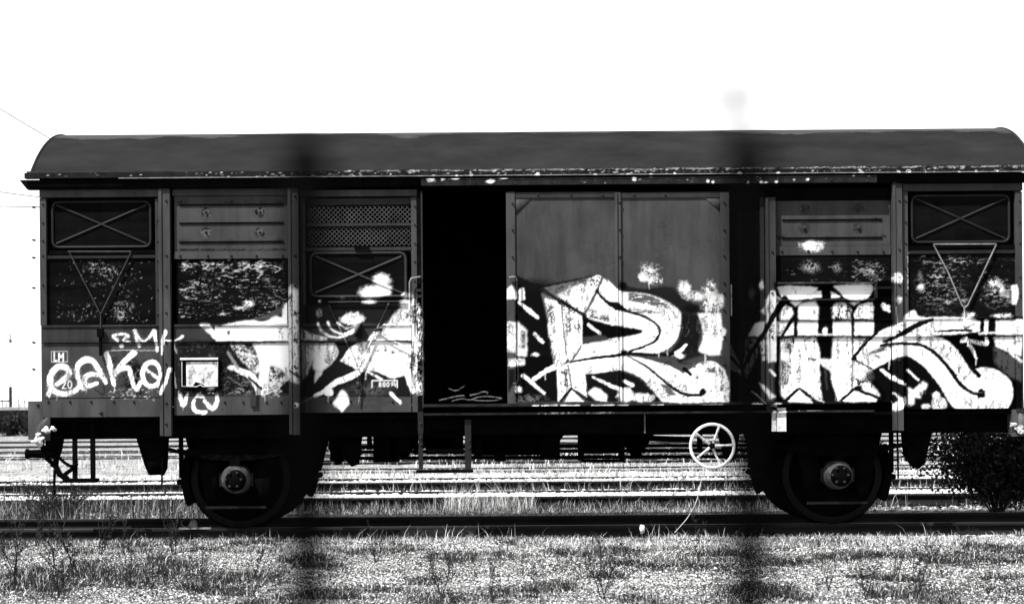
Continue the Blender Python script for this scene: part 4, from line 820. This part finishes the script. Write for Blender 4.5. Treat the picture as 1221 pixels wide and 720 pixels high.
# white marked block and hand wheel
mb = MB(); mb.pbox(919.5, 489, 924, 514, -.06, -.02); mb.pbox(925, 489, 936, 514, -.075, -.02); mb.pbox(919, 486, 936, 489, -.05, -.01); part('step_block', 'white', mb, False)
c = np.array(W(847, 531)); c[1] = -.16; R = 25.6/124; mb = MB(); mb.smooth = True; th = np.linspace(0, 2*math.pi, 48, endpoint=False)
mb.tube([(c[0]+R*math.cos(t), c[1], c[2]+R*math.sin(t)) for t in th], .0145, 10, True); hwl = part('hand_wheel', 'white', mb, False)
mb = MB()
for a in (70, 142, 218, 292, 2): t = math.radians(a); mb.tube([(c[0]+.03*math.cos(t), c[1]+.03, c[2]+.03*math.sin(t)), (c[0]+R*.6*math.cos(t), c[1]+.01, c[2]+R*.6*math.sin(t)), (c[0]+R*math.cos(t), c[1], c[2]+R*math.sin(t))], (.014, .010, .015), 8)
mb.build('spoke', M['card'], hwl)
mb = MB(); mb.tube([(c[0], c[1]-.01, c[2]), (c[0], .2, c[2])], .026, 10); mb.build('shaft', M['under'], hwl)

# ------------------------------------------------------------------ loose things on the wagon
mb = MB(); a = np.array(W(836, 557)); a[1] = -.165; pts = [a]+[np.array(W(x, y))+np.array((0, Y, 0)) for x, y, Y in ((834, 570, -.17), (831, 585, -.18), (826, 600, -.2), (817, 615, -.22), (808, 625, -.25), (801, 632, -.28))]
tag(mb.tube(catmull(pts, 6, False), .0036, 6).build('cord', M['cord'], loc=tuple(pts[-1])), 'thin pale cord hanging from the white hand wheel down to the rail', 'cord')
tr = MB()
def wpt(x, y, Y): p = np.array(W(x, y, Y)); return p
rr = random.Random(3)
for pts, r in (([(524, 477.5, .02), (534, 475, .05), (545, 473, .1), (554, 471.5, .1)], .012), ([(560, 471, .12), (568, 469.5, .12), (577, 467, .1), (582, 468, .1)], .013),
               ([(563, 476.5, .0), (568, 474, .03), (580, 473, .05), (593, 474, .04), (598, 475.5, .02), (590, 477, -.01), (575, 477.5, -.02), (566, 477.5, -.02)], .010), ([(540, 478, .0), (551, 476, .08), (560, 477, .1), (570, 474, .12)], .009), ([(535, 463, .2), (541, 466, .18), (548, 465, .16)], .008), ([(548, 464, .16), (553, 460, .17)], .006)):
    q = catmull([wpt(x+rr.uniform(-.6, .6), y+rr.uniform(-.5, .5), Y) for x, y, Y in pts], 6, False); tr.tube(q, r*.8, 5)
    for p in q[::2]: a = rr.uniform(0, 6.28); tr.tube([p, p+np.array((math.cos(a)*.02, rr.uniform(-.02, .02), math.sin(a)*.016))], (.003, .001), 4)
tag(tr.build('tangled_strap', M['rope'], loc=tuple(wpt(560, 478, .05))), 'tangle of frayed straps lying on the floor of the open doorway', 'strap')

# ------------------------------------------------------------------ tracks
def rail_mb(x0, x1, Y, zt=0.0, h=.15):
    mb = MB(); p = [(-.062, -h), (.062, -h), (.062, -h+.012), (.012, -h+.03), (.009, -.045), (.035, -.035), (.035, -.004), (.028, -.0005), (-.028, -.0005), (-.035, -.004), (-.035, -.035), (-.009, -.045), (-.012, -h+.03), (-.062, -h+.012)]
    n = len(p); nx = 24; xs = np.linspace(x0, x1, nx+1)
    V = np.array([[(x, Y+a, zt+b) for a, b in p] for x in xs]); i = np.arange(nx)[:, None]*n; k = np.arange(n)[None, :]; k2 = (k+1) % n
    mb.add(V, np.stack([i+k, i+k2, i+n+k2, i+n+k], -1)); return mb
def head_mb(x0, x1, Y, zt, w=.024):
    mb = MB(); mb.box(x0, x1, Y-w, Y+w, zt-.001, zt+.002); return mb
def track(Y, L, zt, label, sl=True, polished=False, x0=None):
    xa = -L if x0 is None else x0
    t = empty('railway_track', (0, Y+.75, zt-.15), label, 'railway track', 'parallel tracks of the yard')
    for k, y in enumerate((Y, Y+1.5)):
        r = rail_mb(xa, L, y, zt).build('rail', M['rail'], t); head_mb(xa, L, y, zt, .024 if polished else .014).build('rail_head', M['bghead' if polished else 'head'], r)
    if sl:
        b = MB(); b.box(-.12, .12, Y-.45, Y+1.95, zt-.28, zt-.155); s0 = b.build('sleeper', M['wood'], t)
        first = True
        for x in np.arange(-min(L, 12)+.3, min(L, 12), .62):
            if x < xa+.1: continue
            s = s0 if first else s0.copy()
            if not first: COL.objects.link(s)
            first = False; s.location.x = x
    return t
t1 = track(.60, 30, 0, 'nearest rusty track carrying the goods wagon, half buried in dry grass')
mb = MB(); a, c_ = W(478, 620, .6)[0], W(570, 620, .6)[0]
for y in (.545, 2.045): MB().box(a, c_, y-.012, y+.012, -.115, -.03).build('fishplate', M['rail'], t1)
names = ['second track back, its rail showing below the wagon with weeds against it', 'third track back, with a bright polished rail behind the second track', 'fourth track back, a thin dark line under the wagon', 'fifth track back, seen between the brake gear', 'sixth track back, a fine line under the wagon end', 'seventh track back, just in front of the farthest two', 'eighth track back, close in front of the farthest track', 'farthest track, running along the foot of the dark bushes']
for k, (y, z) in enumerate(((5.9, 0), (10.2, 0), (14.8, -.01), (19.5, 0), (24, 0), (29, 0), (35, 0), (42, 0))):
    track(y, 30 if k < 3 else 60, z, names[k], sl=k < 3, polished=k in (1, 4, 5), x0=W(225, 555, y)[0] if k in (2, 3) else None)

# ------------------------------------------------------------------ ground
def nz(x, y, s, seed):
    r = np.random.default_rng(seed); out = 0
    for k in range(5):
        a = r.uniform(0, 6.28); f = (1.6**k)/s; out = out+np.sin((x*math.cos(a)+y*math.sin(a))*f+r.uniform(0, 6.28))/(1.4**k)
    return out/2.4
def sst(a, b, x): t = np.clip((x-a)/(b-a), 0, 1); return t*t*(3-2*t)
TY = (5.9, 10.2, 14.8, 19.5, 24, 29, 35, 42)
def gz(x, y):
    z = -.15+.012*nz(x, y, .35, 2)+.008*nz(x, y, .12, 3)
    front = 1-sst(.35, .60, y); z = z+front*(.075-.045*sst(-.6, .35, y)+.02*nz(x, y, .8, 4)*sst(.3, -1, y))
    z = z-.03*sst(.62, .8, y)*(1-sst(2.0, 2.3, y))
    z = z+.115*sst(5.95, 6.06, y)*(1-sst(7.9, 8.7, y))+.112*sst(10.25, 10.36, y)
    for t in TY[2:]: z = z-.075*np.exp(-((y-t+.14)/.12)**2)
    return z
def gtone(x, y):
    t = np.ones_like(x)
    t = t*(1-.9*sst(.45, .62, y)*(1-sst(2.3, 2.6, y)))           # oily ballast, its tone also carrying the wagon's shade
    t = t*(1-.75*sst(2.5, 2.6, y)*(1-sst(3.9, 4.2, y)))*(1-.7*sst(4.9, 5.3, y)*(1-sst(5.9, 6.0, y)))          # wagon's cast shadow put into the tone; darker ground before the second rail
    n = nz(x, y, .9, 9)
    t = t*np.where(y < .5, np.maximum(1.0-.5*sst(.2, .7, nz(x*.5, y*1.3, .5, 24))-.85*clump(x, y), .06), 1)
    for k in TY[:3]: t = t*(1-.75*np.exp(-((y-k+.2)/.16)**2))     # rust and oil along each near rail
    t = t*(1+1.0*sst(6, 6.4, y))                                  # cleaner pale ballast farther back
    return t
CL = []
for px, py, rx, ry in ((50, 692, 90, 26), (170, 682, 60, 20), (275, 694, 60, 15), (40, 645, 80, 14), (150, 650, 70, 10), (300, 645, 50, 8), (370, 668, 50, 10), (450, 655, 60, 6), (560, 663, 70, 6), (700, 656, 60, 6), (640, 702, 55, 8), (545, 713, 60, 9), (760, 669, 70, 4), (860, 661, 50, 8), (950, 669, 60, 5), (1010, 663, 50, 5), (1085, 711, 65, 12), (1150, 668, 70, 6), (1205, 690, 40, 6), (905, 706, 60, 11), (420, 706, 60, 8), (1185, 655, 50, 5), (780, 715, 40, 5), (330, 712, 40, 6), (500, 690, 25, 4), (985, 645, 45, 4), (620, 645, 45, 4), (1060, 690, 40, 5), (720, 684, 40, 3)):
    dn = (py-CY)+(px-CX)*SA; d = (HC+.066)*F/dn; CL.append(((px-CX)*d/F, d-D0, rx*d/F*1.0, ry*d/dn*1.0))
def clump(x, y):
    x = x+.10*nz(x, y, .16, 61); y = y+.16*nz(x, y, .2, 62); o = np.zeros_like(x)
    for cx, cy, a, b in CL: o = np.maximum(o, np.exp(-((x-cx)/a)**2-((y-cy)/b)**2))
    return o*np.clip(.75+.7*nz(x, y, .09, 63), 0, 1.2)
def axis(lo, hi, near, step, g=1.25):
    a = list(np.arange(near[0], near[1]+1e-6, step)); s = step; x = a[0]; left = []
    while x > lo: s *= g; x -= s; left.append(max(x, lo))
    s = step; x = a[-1]
    while x < hi: s *= g; x += s; a.append(min(x, hi))
    return np.array(left[::-1]+a)
gxs = axis(-1500, 1500, (-7, 7), .06, 1.3); gys = axis(-60, 3000, (-6, 9), .06, 1.06)
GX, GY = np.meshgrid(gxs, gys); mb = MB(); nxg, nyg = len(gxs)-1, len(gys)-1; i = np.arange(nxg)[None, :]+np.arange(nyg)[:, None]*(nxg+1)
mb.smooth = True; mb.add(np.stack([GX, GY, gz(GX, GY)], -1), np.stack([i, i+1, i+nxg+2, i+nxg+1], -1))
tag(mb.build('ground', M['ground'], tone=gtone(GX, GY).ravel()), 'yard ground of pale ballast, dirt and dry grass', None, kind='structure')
# loose stones
def stones(n, xr, yr, r, tone, seed, keep=None):
    g = np.random.default_rng(seed)
    y = g.uniform(*yr, n); hwid = np.maximum(1, (y+D0)*.315); x = g.uniform(-1, 1, n)*hwid if xr is None else g.uniform(*xr, n)
    if keep is not None: k = keep(x, y, g); x, y = x[k], y[k]; n = len(x)
    t = (1+5**.5)/2; ico = np.array([(-1, t, 0), (1, t, 0), (-1, -t, 0), (1, -t, 0), (0, -1, t), (0, 1, t), (0, -1, -t), (0, 1, -t), (t, 0, -1), (t, 0, 1), (-t, 0, -1), (-t, 0, 1)])/1.9
    fc = np.array([(0, 11, 5), (0, 5, 1), (0, 1, 7), (0, 7, 10), (0, 10, 11), (1, 5, 9), (5, 11, 4), (11, 10, 2), (10, 7, 6), (7, 1, 8), (3, 9, 4), (3, 4, 2), (3, 2, 6), (3, 6, 8), (3, 8, 9), (4, 9, 5), (2, 4, 11), (6, 2, 10), (8, 6, 7), (9, 8, 1)])
    rad = g.uniform(r[0], r[1], n)**1.0
    V = ico[None]*g.uniform(.65, 1.25, (n, 12, 1)); a = g.uniform(0, 6.28, n); ca, sa = np.cos(a)[:, None], np.sin(a)[:, None]
    vx = V[..., 0]*ca-V[..., 1]*sa; vy = V[..., 0]*sa+V[..., 1]*ca; vz = V[..., 2]*.62
    P = np.stack([x[:, None]+vx*rad[:, None], y[:, None]+vy*rad[:, None], gz(x, y)[:, None]+rad[:, None]*.25+vz*rad[:, None]], -1)
    T = (fc[None]+np.arange(n)[:, None, None]*12).reshape(-1, 3)
    tt = g.choice(tone, n)*g.uniform(.7, 1.3, n)
    return P.reshape(-1, 3), T, np.repeat(tt, 12)
mb = MB(); tn = []
for args in ((90000, None, (-5.8, -.6), (.0025, .0075), (.8, .75, .7, .5, .12, .04, .02, .02), 1, lambda x, y, g: g.random(len(x)) > 1.5*clump(x, y)), (1800, None, (-5.8, -.9), (.008, .018), (.7, .6, .4, .2, .05), 11, lambda x, y, g: g.random(len(x)) > 1.8*clump(x, y)), (9000, None, (-1, .42), (.004, .014), (.7, .6, .4, .1), 2), (11000, None, (5.95, 8.6), (.012, .032), (.8, .8, .7), 3, lambda x, y, g: ((y < 7.33) | (y > 7.47)) & (y > 6.02)), (4500, None, (8.6, 10.0), (.012, .03), (.8, .7, .5), 4), (6000, None, (10.3, 14.2), (.015, .035), (.8, .75, .65), 5), (6000, None, (2.7, 5.7), (.01, .028), (.5, .3, .1), 6)):
    P, T, t = stones(*args); mb.add(P, None, T); tn.append(t)
tag(mb.build('gravel', M['gravel'], tone=np.concatenate(tn)), 'loose pale ballast stones scattered over the yard', None, kind='stuff')
# grass
def blades(n, yr, h, tones, seed, xr=None, w=(.002, .005), lean=.5, keep=None):
    g = np.random.default_rng(seed); y = g.uniform(*yr, n); x = g.uniform(-1, 1, n)*(y+D0)*.32 if xr is None else g.uniform(*xr, n)
    if keep is not None: k = keep(x, y, g); x, y = x[k], y[k]; n = len(x)
    H = g.uniform(h[0], h[1], n)*g.uniform(.5, 1, n); a = g.uniform(0, 6.28, n); L = np.abs(g.normal(0, lean, n))*H; wd = g.uniform(*w, n)
    dx, dy = np.cos(a), np.sin(a); sx, sy = np.cos(a+1.57+g.normal(0, .5, n)), np.sin(a+1.57)*.5; z = gz(x, y)-.005
    def ring(f, k, lf): return np.stack([x+dx*L*lf+sx*wd*k, y+dy*L*lf+sy*wd*k, z+H*f], -1)
    V = np.stack([ring(0, 1, 0), ring(0, -1, 0), ring(.55, .8, .3), ring(.55, -.8, .3), ring(1, 0, 1)], 1)
    b = np.arange(n)*5
    Q = np.stack([b, b+1, b+3, b+2], -1); T = np.stack([b+2, b+3, b+4], -1)
    t = g.choice(tones, n)*g.uniform(.6, 1.3, n)
    return V.reshape(-1, 3), Q, T, np.repeat(t, 5)
def patch(s, seed, lo, soft=.4): return lambda x, y, g: g.random(len(x)) < np.clip((nz(x*.5, y*1.3, s, seed)-lo)/soft, 0, 1)
DRY = (.75, .7, .6, .5, .35); MIX = (.7, .6, .5, .08, .03, .02); DRK = (.03, .02, .015, .02, .4)
Gs = [blades(46000, (-1.3, .42), (.012, .075), DRY+(.05, .02, .02), 1, w=(.0012, .0026), lean=1.2, keep=patch(.5, 21, -.4, .3)), blades(1300, (-.6, .40), (.06, .2), DRY+(.03,), 2, w=(.0012, .0024), lean=.8, keep=patch(.45, 22, .1)),
      blades(26000, (-5.8, -1.2), (.01, .05), MIX, 3, w=(.0012, .0026), lean=1.5, keep=patch(.6, 23, .1, .3)), blades(90000, (-5.8, .3), (.01, .055), DRK[:4]+(.02, .4), 4, w=(.0012, .0032), lean=1.3, keep=patch(.5, 24, .28, .22)), blades(26000, (-1.5, .3), (.015, .06), DRK[:4], 44, w=(.0012, .003), lean=1.2, keep=patch(.32, 34, .25, .2)),
      blades(300000, (-5.8, .3), (.012, .07), DRK[:4]+(.02, .03, .02, .5), 5, w=(.0012, .003), lean=1.0, keep=lambda x, y, g: g.random(len(x)) < sst(.18, .7, clump(x, y))), blades(60000, (-5.8, .3), (.04, .16), DRK[:4]+(.02, .6), 57, w=(.0012, .0026), lean=.8, keep=lambda x, y, g: g.random(len(x)) < sst(.45, 1, clump(x, y))*(.12+.5*(x < -1.8))),
      blades(9000, (6.1, 14.5), (.05, .28), (.03, .02, .02, .02, .6, .5), 51, w=(.002, .004), lean=.6, keep=patch(.9, 52, .1, .3)), blades(2600, (8.8, 10.25), (.1, .3), (.03, .02, .6), 53, w=(.002, .004), lean=.5, keep=patch(.8, 54, .0, .3)), blades(5000, (13, 26), (.06, .28), (.03, .02, .6, .5), 55, w=(.004, .008), lean=.6, keep=patch(1.3, 56, .15, .3)),
      blades(16000, (3.6, 5.0), (.03, .12), (.75, .65, .5, .06), 6, w=(.0015, .0035), lean=.8, keep=patch(.7, 26, -.3)), blades(17000, (4.6, 5.82), (.05, .2), (.05, .03, .02, .02, .5), 66, w=(.0015, .0035), lean=.6, keep=patch(.7, 26, -.5)), blades(3200, (4.8, 5.85), (.15, .36), (.6, .5, .03, .02), 7, w=(.0015, .003), lean=.5, keep=patch(.8, 27, .0)),
      blades(9000, (2.0, 5.8), (.15, .5), (.02, .03, .02, .3), 8, xr=(-6.6, -3.6), w=(.0015, .004), lean=.6, keep=patch(.5, 28, .05)),
      blades(12000, (11.5, 14.6), (.04, .18), DRY+(.05,), 9, w=(.003, .006), lean=.7, keep=patch(1.2, 29, -.2)), blades(6000, (7.5, 10), (.03, .12), DRY+(.04, .02), 10, w=(.003, .006), keep=patch(.8, 30, .2)),
      blades(420, (5.0, 5.85), (.2, .5), (.75, .65, .5), 11, xr=(-.9, .3), w=(.0015, .003), lean=.6), blades(1500, (16, 30), (.05, .2), DRY, 12, w=(.008, .014))]
mb = MB(); tn = []
for V, Q, T, t in Gs: mb.add(V, Q, T); tn.append(t)
tag(mb.build('grass', M['grass'], tone=np.concatenate(tn)), 'dry grass and low weeds growing through the ballast', None, kind='stuff')
# single dark weeds before the wagon
def weed(seed, h):
    r = random.Random(seed); mb = MB(); m = np.array
    def br(p, d, L, rad, depth):
        pts = [p]; q = p.copy(); dd = d.copy()
        for k in range(5): dd = dd+m([r.uniform(-.18, .18), r.uniform(-.18, .18), r.uniform(-.02, .1)]); dd /= np.linalg.norm(dd); q = q+dd*L/5; pts.append(q)
        mb.tube(pts, (rad, rad*.5), 4)
        for k in range(1, 6):
            if depth < 2 and r.random() < .75: br(pts[k], dd+m([r.uniform(-.9, .9), r.uniform(-.9, .9), .2]), L*r.uniform(.25, .5), rad*.6, depth+1)
            elif depth:
                a = m([r.uniform(-1, 1), r.uniform(-1, 1), r.uniform(0, 1)])*.018; b = m([r.uniform(-1, 1), r.uniform(-1, 1), r.uniform(-.3, .3)])*.006
                mb.add([pts[k], pts[k]+a*.5+b, pts[k]+a, pts[k]+a*.5-b], [(0, 1, 2, 3)])
    for _ in range(r.choice((1, 2, 2, 3))): br(m([r.uniform(-.02, .02), r.uniform(-.02, .02), -.01]), m([r.uniform(-.5, .5), r.uniform(-.3, .3), 1.]), h*r.uniform(.7, 1), .0038, 0)
    return mb
protos = []
WP = [(90, 690, .42), (40, 650, .4), (150, 700, .3), (205, 660, .32), (65, 715, .35), (240, 690, .25), (300, 705, .28), (20, 700, .4), (185, 715, .25), (120, 660, .34), (448, 668, .22), (525, 712, .25), (535, 690, .2), (718, 712, .3), (585, 718, .2), (755, 672, .2), (1030, 715, .25), (1090, 715, .3), (1120, 690, .25), (1065, 690, .22), (830, 668, .25), (1150, 660, .2), (985, 705, .2), (640, 716, .18)]
for k, (px, py, h) in enumerate(WP):
    d = HC+.068; d = (HC+.066)*F/((py-CY)+(px-CX)*SA); X = (px-CX)*d/F; Y = d-D0
    if len(protos) < 6: o = weed(60+k, .3).build('weed', M['twig']); protos.append(o)
    else: o = protos[k % 6].copy(); COL.objects.link(o)
    o.location = (X, Y, float(gz(np.array(X), np.array(Y)))); o.rotation_euler.z = k*1.7; s = h/.3*1.15; o.scale = (s, s, s)
    tag(o, 'thin dark branching weed standing in pale gravel before the wagon', 'weed', 'dark weeds before the wagon')
# big shrub behind the right end, ragged weed clump at the left
def shrub(name, c, rx, ry, h, nl, label, cat, seed, leaf=(.02, .045), m='leaf', spread=.16):
    g = np.random.default_rng(seed); o = empty(name, c, label, cat); st = MB()
    tips = []
    for k in range(22):
        a = g.uniform(0, 6.28); q = np.array(c)+np.array((math.cos(a)*rx*g.uniform(.2, .9), math.sin(a)*ry*g.uniform(.2, .9), h*g.uniform(.5, .98))); mid = (np.array(c)*.55+q*.45)+np.array((0, 0, h*.12)); st.tube(catmull([np.array(c)-np.array((0, 0, .05)), mid, q], 4, False), (.012, .004), 5); tips += [mid, q, (mid+q)/2]
    st.build('stem', M['twig'], o); tips = np.array(tips)
    n = nl; p = tips[g.integers(0, len(tips), n)]+g.normal(0, 1, (n, 3))*np.array((rx, ry, h))*spread; p[:, 2] = np.maximum(p[:, 2], c[2]+.02)
    u = g.normal(0, 1, (n, 3)); u /= np.linalg.norm(u, axis=1)[:, None]; v = np.cross(u, g.normal(0, 1, (n, 3))); v /= np.linalg.norm(v, axis=1)[:, None]; s = g.uniform(*leaf, n)[:, None]
    V = np.stack([p, p+u*s*.5+v*s*.28, p+u*s, p+u*s*.5-v*s*.28], 1); b = np.arange(n)*4
    fm = MB(); fm.add(V, np.stack([b, b+1, b+2, b+3], -1)); fm.build('foliage', M[m], o); return o
shrub('shrub', (W(1190, 560, 2.9)[0], 2.95, -.12), 1.05, .5, 1.05, 20000, 'dark leafy shrub behind the wagon end beyond the second axle', 'shrub', 41, (.03, .07), spread=.135)
shrub('weed_clump', (W(70, 610, 3.4)[0], 3.4, -.15), .5, .35, .42, 2600, 'ragged dark weed clump growing under the wagon end with the tag', 'weed', 42, (.015, .04))
shrub('weed_clump', (W(28, 560, 9.0)[0], 9.2, -.15), .28, .25, .2, 900, 'small dark tuft alone on pale ballast between far tracks', 'weed', 43, (.02, .05))
# white stone, wheel chock
mb = MB(); mb.smooth = True; c = np.array(W(766, 631, .35)); pts = []
P, T, _ = stones(1, (c[0], c[0]+.001), (.35, .351), (.045, .046), (.7,), 5); P = (P-P.mean(0))*np.array((.8, .8, 1.9))+np.array((c[0], .35, c[2]+.01)); mb.add(P, None, T); tag(mb.build('rock', M['stone'], loc=(c[0], .35, c[2]-.04)), 'small upright white stone beside the near rail', 'rock')
ch = empty('wheel_chock', (W(232, 630, .58)[0], .58, 0), 'small grey triangular wheel chock lying on the rail against the wheel', 'wheel chock')
mb = MB(); a = lambda x, y: (W(x, y, .58)[0], W(x, y, .58)[2]); mb.prism([a(223, 629), a(230, 618), a(234, 621), a(236, 630)], .55, .61); mb.build('wedge', M['dust'], ch)
mb = MB(); mb.tube(catmull([np.array(W(x, y, .54)) for x, y in ((226, 629), (220, 628), (216, 624), (219, 619), (225, 618), (230, 620))], 5, False), .007, 6); mb.build('handle', M['dim'], ch)
mb = MB(); b0, b1 = W(214, 632, .53)[0], W(252, 632, .53)[0]; mb.box(b0, b1, .50, .54, -.004, .012); mb.build('base_bar', M['dust'], ch)

# ------------------------------------------------------------------ far left background
hx = 73-D0
def at(x, y, d): p = W(x, y, d-D0); return p
for k, (px, rx, h) in enumerate(((-12, 1.0, .95), (14, .9, 1.0), (40, 1.0, .9), (70, 1.2, .9))):
    p = at(px, 523, 73); shrub('bush', (p[0], hx, -.15), rx*.75, .8, h, 3500, ['low dark bush farthest from the wagon end, beyond the tracks', 'low dark bush beyond the tracks, below the thin gantry', 'low dark bush beyond the tracks, just touching the wagon end', 'low dark bush mostly hidden behind the wagon end'][k], 'bush', 50+k, (.06, .14))
p = at(-60, 490, 95); q = at(60, 490, 95); pw = empty('platform', ((p[0]+q[0])/2, 95-D0, -.15), 'low concrete loading platform beyond the dark bushes', 'platform')
mb = MB(); mb.box(p[0]-20, q[0]+2, 95-D0, 101-D0, -.15, 1.02); mb.build('platform_wall', M['far'], pw); mb = MB(); mb.box(p[0]-20, q[0]+2, 94.8-D0, 101.2-D0, 1.023, 1.2); mb.build('platform_edge', M['conc'], pw)
d = 180.0
g = empty('signal_gantry', (at(12, 490, d)[0], d-D0, -.15), 'thin dark overhead gantry with a lamp far beyond the tracks', 'gantry')
mb = MB(); a = at(12.5, 461, d); mb.box(a[0]-.14, a[0]+.14, d-D0-.14, d-D0+.14, -.15, a[2]); mb.build('mast', M['far'], g)
mb = MB(); b = at(0, 478, d); mb.box(b[0]-6, a[0]-.15, d-D0-.08, d-D0+.08, b[2]-.08, b[2]+.08); mb.build('beam', M['far'], g)
for k, (px, y) in enumerate(((3, 476), (8, 480), (22, 473), (29, 474))):
    a = at(px, y, d+20); mb = MB(); mb.tube([(a[0], d+20-D0, -.2), (a[0], d+20-D0, a[2])], (.07, .05), 6); mb.tube([(a[0]-.35, d+20-D0, a[2]-.5), (a[0]+.35, d+20-D0, a[2]-.5)], .03, 5)
    tag(mb.build('catenary_post', M['far'], loc=(a[0], d+20-D0, -.2)), ['thin dark post standing before the gantry beam beyond the bushes', 'short thin dark post just left of the gantry mast', 'thin dark post midway between the gantry mast and the wagon', 'thin dark post nearest the wagon end'][k], 'post')
a = at(11, 378, d); z_ = at(12.5, 462, d); mb = MB(); mb.tube([(z_[0], d-D0, z_[2]), (z_[0], d-D0, a[2])], .02, 6); mb.build('lamp_pole', M['lamp'], g)
a = at(11.5, 402, d); mb = MB(); mb.box(a[0]-.2, a[0]+.2, d-D0-.2, d-D0-.05, a[2]-.28, a[2]+.28); lh = mb.build('lamp', M['far'], g); mb = MB(); mb.box(a[0]-.13, a[0]+.13, d-D0-.215, d-D0-.201, a[2]-.2, a[2]+.2); mb.build('lens', M['lamp'], lh)
z_ = at(13, 407, d); mb = MB(); mb.box(z_[0]-.14, z_[0]+.14, d-D0-.2, d-D0-.05, z_[2]-.14, z_[2]+.14); mb.build('junction_box', M['far'], g)
for k, (p0, p1, lb) in enumerate((((-60, 94), (240, 274), 'slanting overhead wire running down behind the roof'), ((-80, 219), (330, 271), 'upper of two nearly level overhead wires beside the roof end'), ((-80, 245), (330, 251), 'lower of two nearly level overhead wires beside the roof end'))):
    a, b = at(*p0, 45), at(*p1, 45); mb = MB(); tag(mb.tube([a, b], .014, 5).build('overhead_wire', M['far'], loc=a), lb, 'wire')
# ------------------------------------------------------------------ railing close to the camera, far out of focus
FY = -D0+.56
fn = empty('railing', (0, FY, -.12), 'thin dark railing close to the camera, blurred into two soft upright bars', 'railing')
for px in (-165, 366, 893, 1420):
    x = W(px, 480, FY)[0]; zt = W(px, 84, FY)[2]; zk = W(px, 158, FY)[2]; mb = MB()
    mb.tube([(x, FY, -.12+t*(zk-.004+.12)) for t in np.linspace(0, 1, 20)]+[(x, FY, zk)]+([(x-.0035, FY, zk+(zt-zk)*.35), (x-.0045, FY, zk+(zt-zk)*.6), (x-.005, FY, zt)] if px > 400 else [(x, FY, zk+.004), (x, FY, zk+.008), (x, FY, zt)]), [.0070]*20+[.0012]+([.0036, .0050, .0012] if px > 400 else [.001, .0008, .0004]), 10); mb.build('upright', M['black'], fn)
mb = MB(); x = W(-165, 480, FY)[0]; mb.box(x-.05, -x+.06, FY-.006, FY+.006, .55, .58); mb.build('crossbar', M['black'], fn)

# ------------------------------------------------------------------ light, sky, camera
VEIL = 17
EL, AZ = math.radians(54), math.radians(44)
sd = Vector((-math.cos(EL)*math.sin(AZ), -math.cos(EL)*math.cos(AZ), math.sin(EL)))
sl = bpy.data.lights.new('sun', 'SUN'); sl.energy = 5; sl.angle = math.radians(.5); sl.color = (1, .995, .985)
so = bpy.data.objects.new('sun', sl); so.rotation_euler = (-sd).to_track_quat('-Z', 'Y').to_euler(); so.location = (-10, -10, 20); COL.objects.link(so)
w = bpy.data.worlds.new('World'); scene.world = w; w.use_nodes = True; N, L = w.node_tree.nodes, w.node_tree.links
sky = N.new('ShaderNodeTexSky'); sky.sky_type = 'NISHITA'; sky.sun_disc = False; sky.sun_elevation = EL; sky.sun_rotation = math.radians(180)+AZ; sky.air_density = 1.0; sky.dust_density = 3.0; sky.ozone_density = 1.0
bw = N.new('ShaderNodeRGBToBW'); L.new(sky.outputs[0], bw.inputs[0])
# a thin bright veil of haze whitens the lower sky all round
tc = N.new('ShaderNodeTexCoord'); sp = N.new('ShaderNodeSeparateXYZ'); L.new(tc.outputs['Generated'], sp.inputs[0])
veil = N.new('ShaderNodeMapRange'); veil.interpolation_type = 'SMOOTHSTEP'; veil.inputs[1].default_value = .24; veil.inputs[2].default_value = .42; veil.inputs[3].default_value = VEIL; veil.inputs[4].default_value = 0; L.new(sp.outputs[2], veil.inputs[0])
L.new(math_node(N, L, 'MAXIMUM', bw.outputs[0], veil.outputs[0]), N['Background'].inputs[0]); N['Background'].inputs[1].default_value = .06
cam = bpy.data.cameras.new('camera'); co = bpy.data.objects.new('camera', cam); COL.objects.link(co); scene.camera = co
cam.sensor_width = 36; cam.lens = F/1221*36; cam.shift_y = 120/1221; cam.clip_start = .05; cam.clip_end = 6000
co.location = (0, -D0, HC); co.rotation_euler = (Matrix.Rotation(math.radians(90), 3, 'X') @ Matrix.Rotation(-SA, 3, 'Z')).to_euler()
cam.dof.use_dof = True; cam.dof.focus_distance = 16.6; cam.dof.aperture_fstop = 3.4
vs = scene.view_settings; vs.view_transform = 'Standard'; vs.look = 'None'; vs.exposure = .8; vs.gamma = 1; vs.use_curve_mapping = False
scene.cycles.max_bounces = 6; scene.cycles.diffuse_bounces = 3
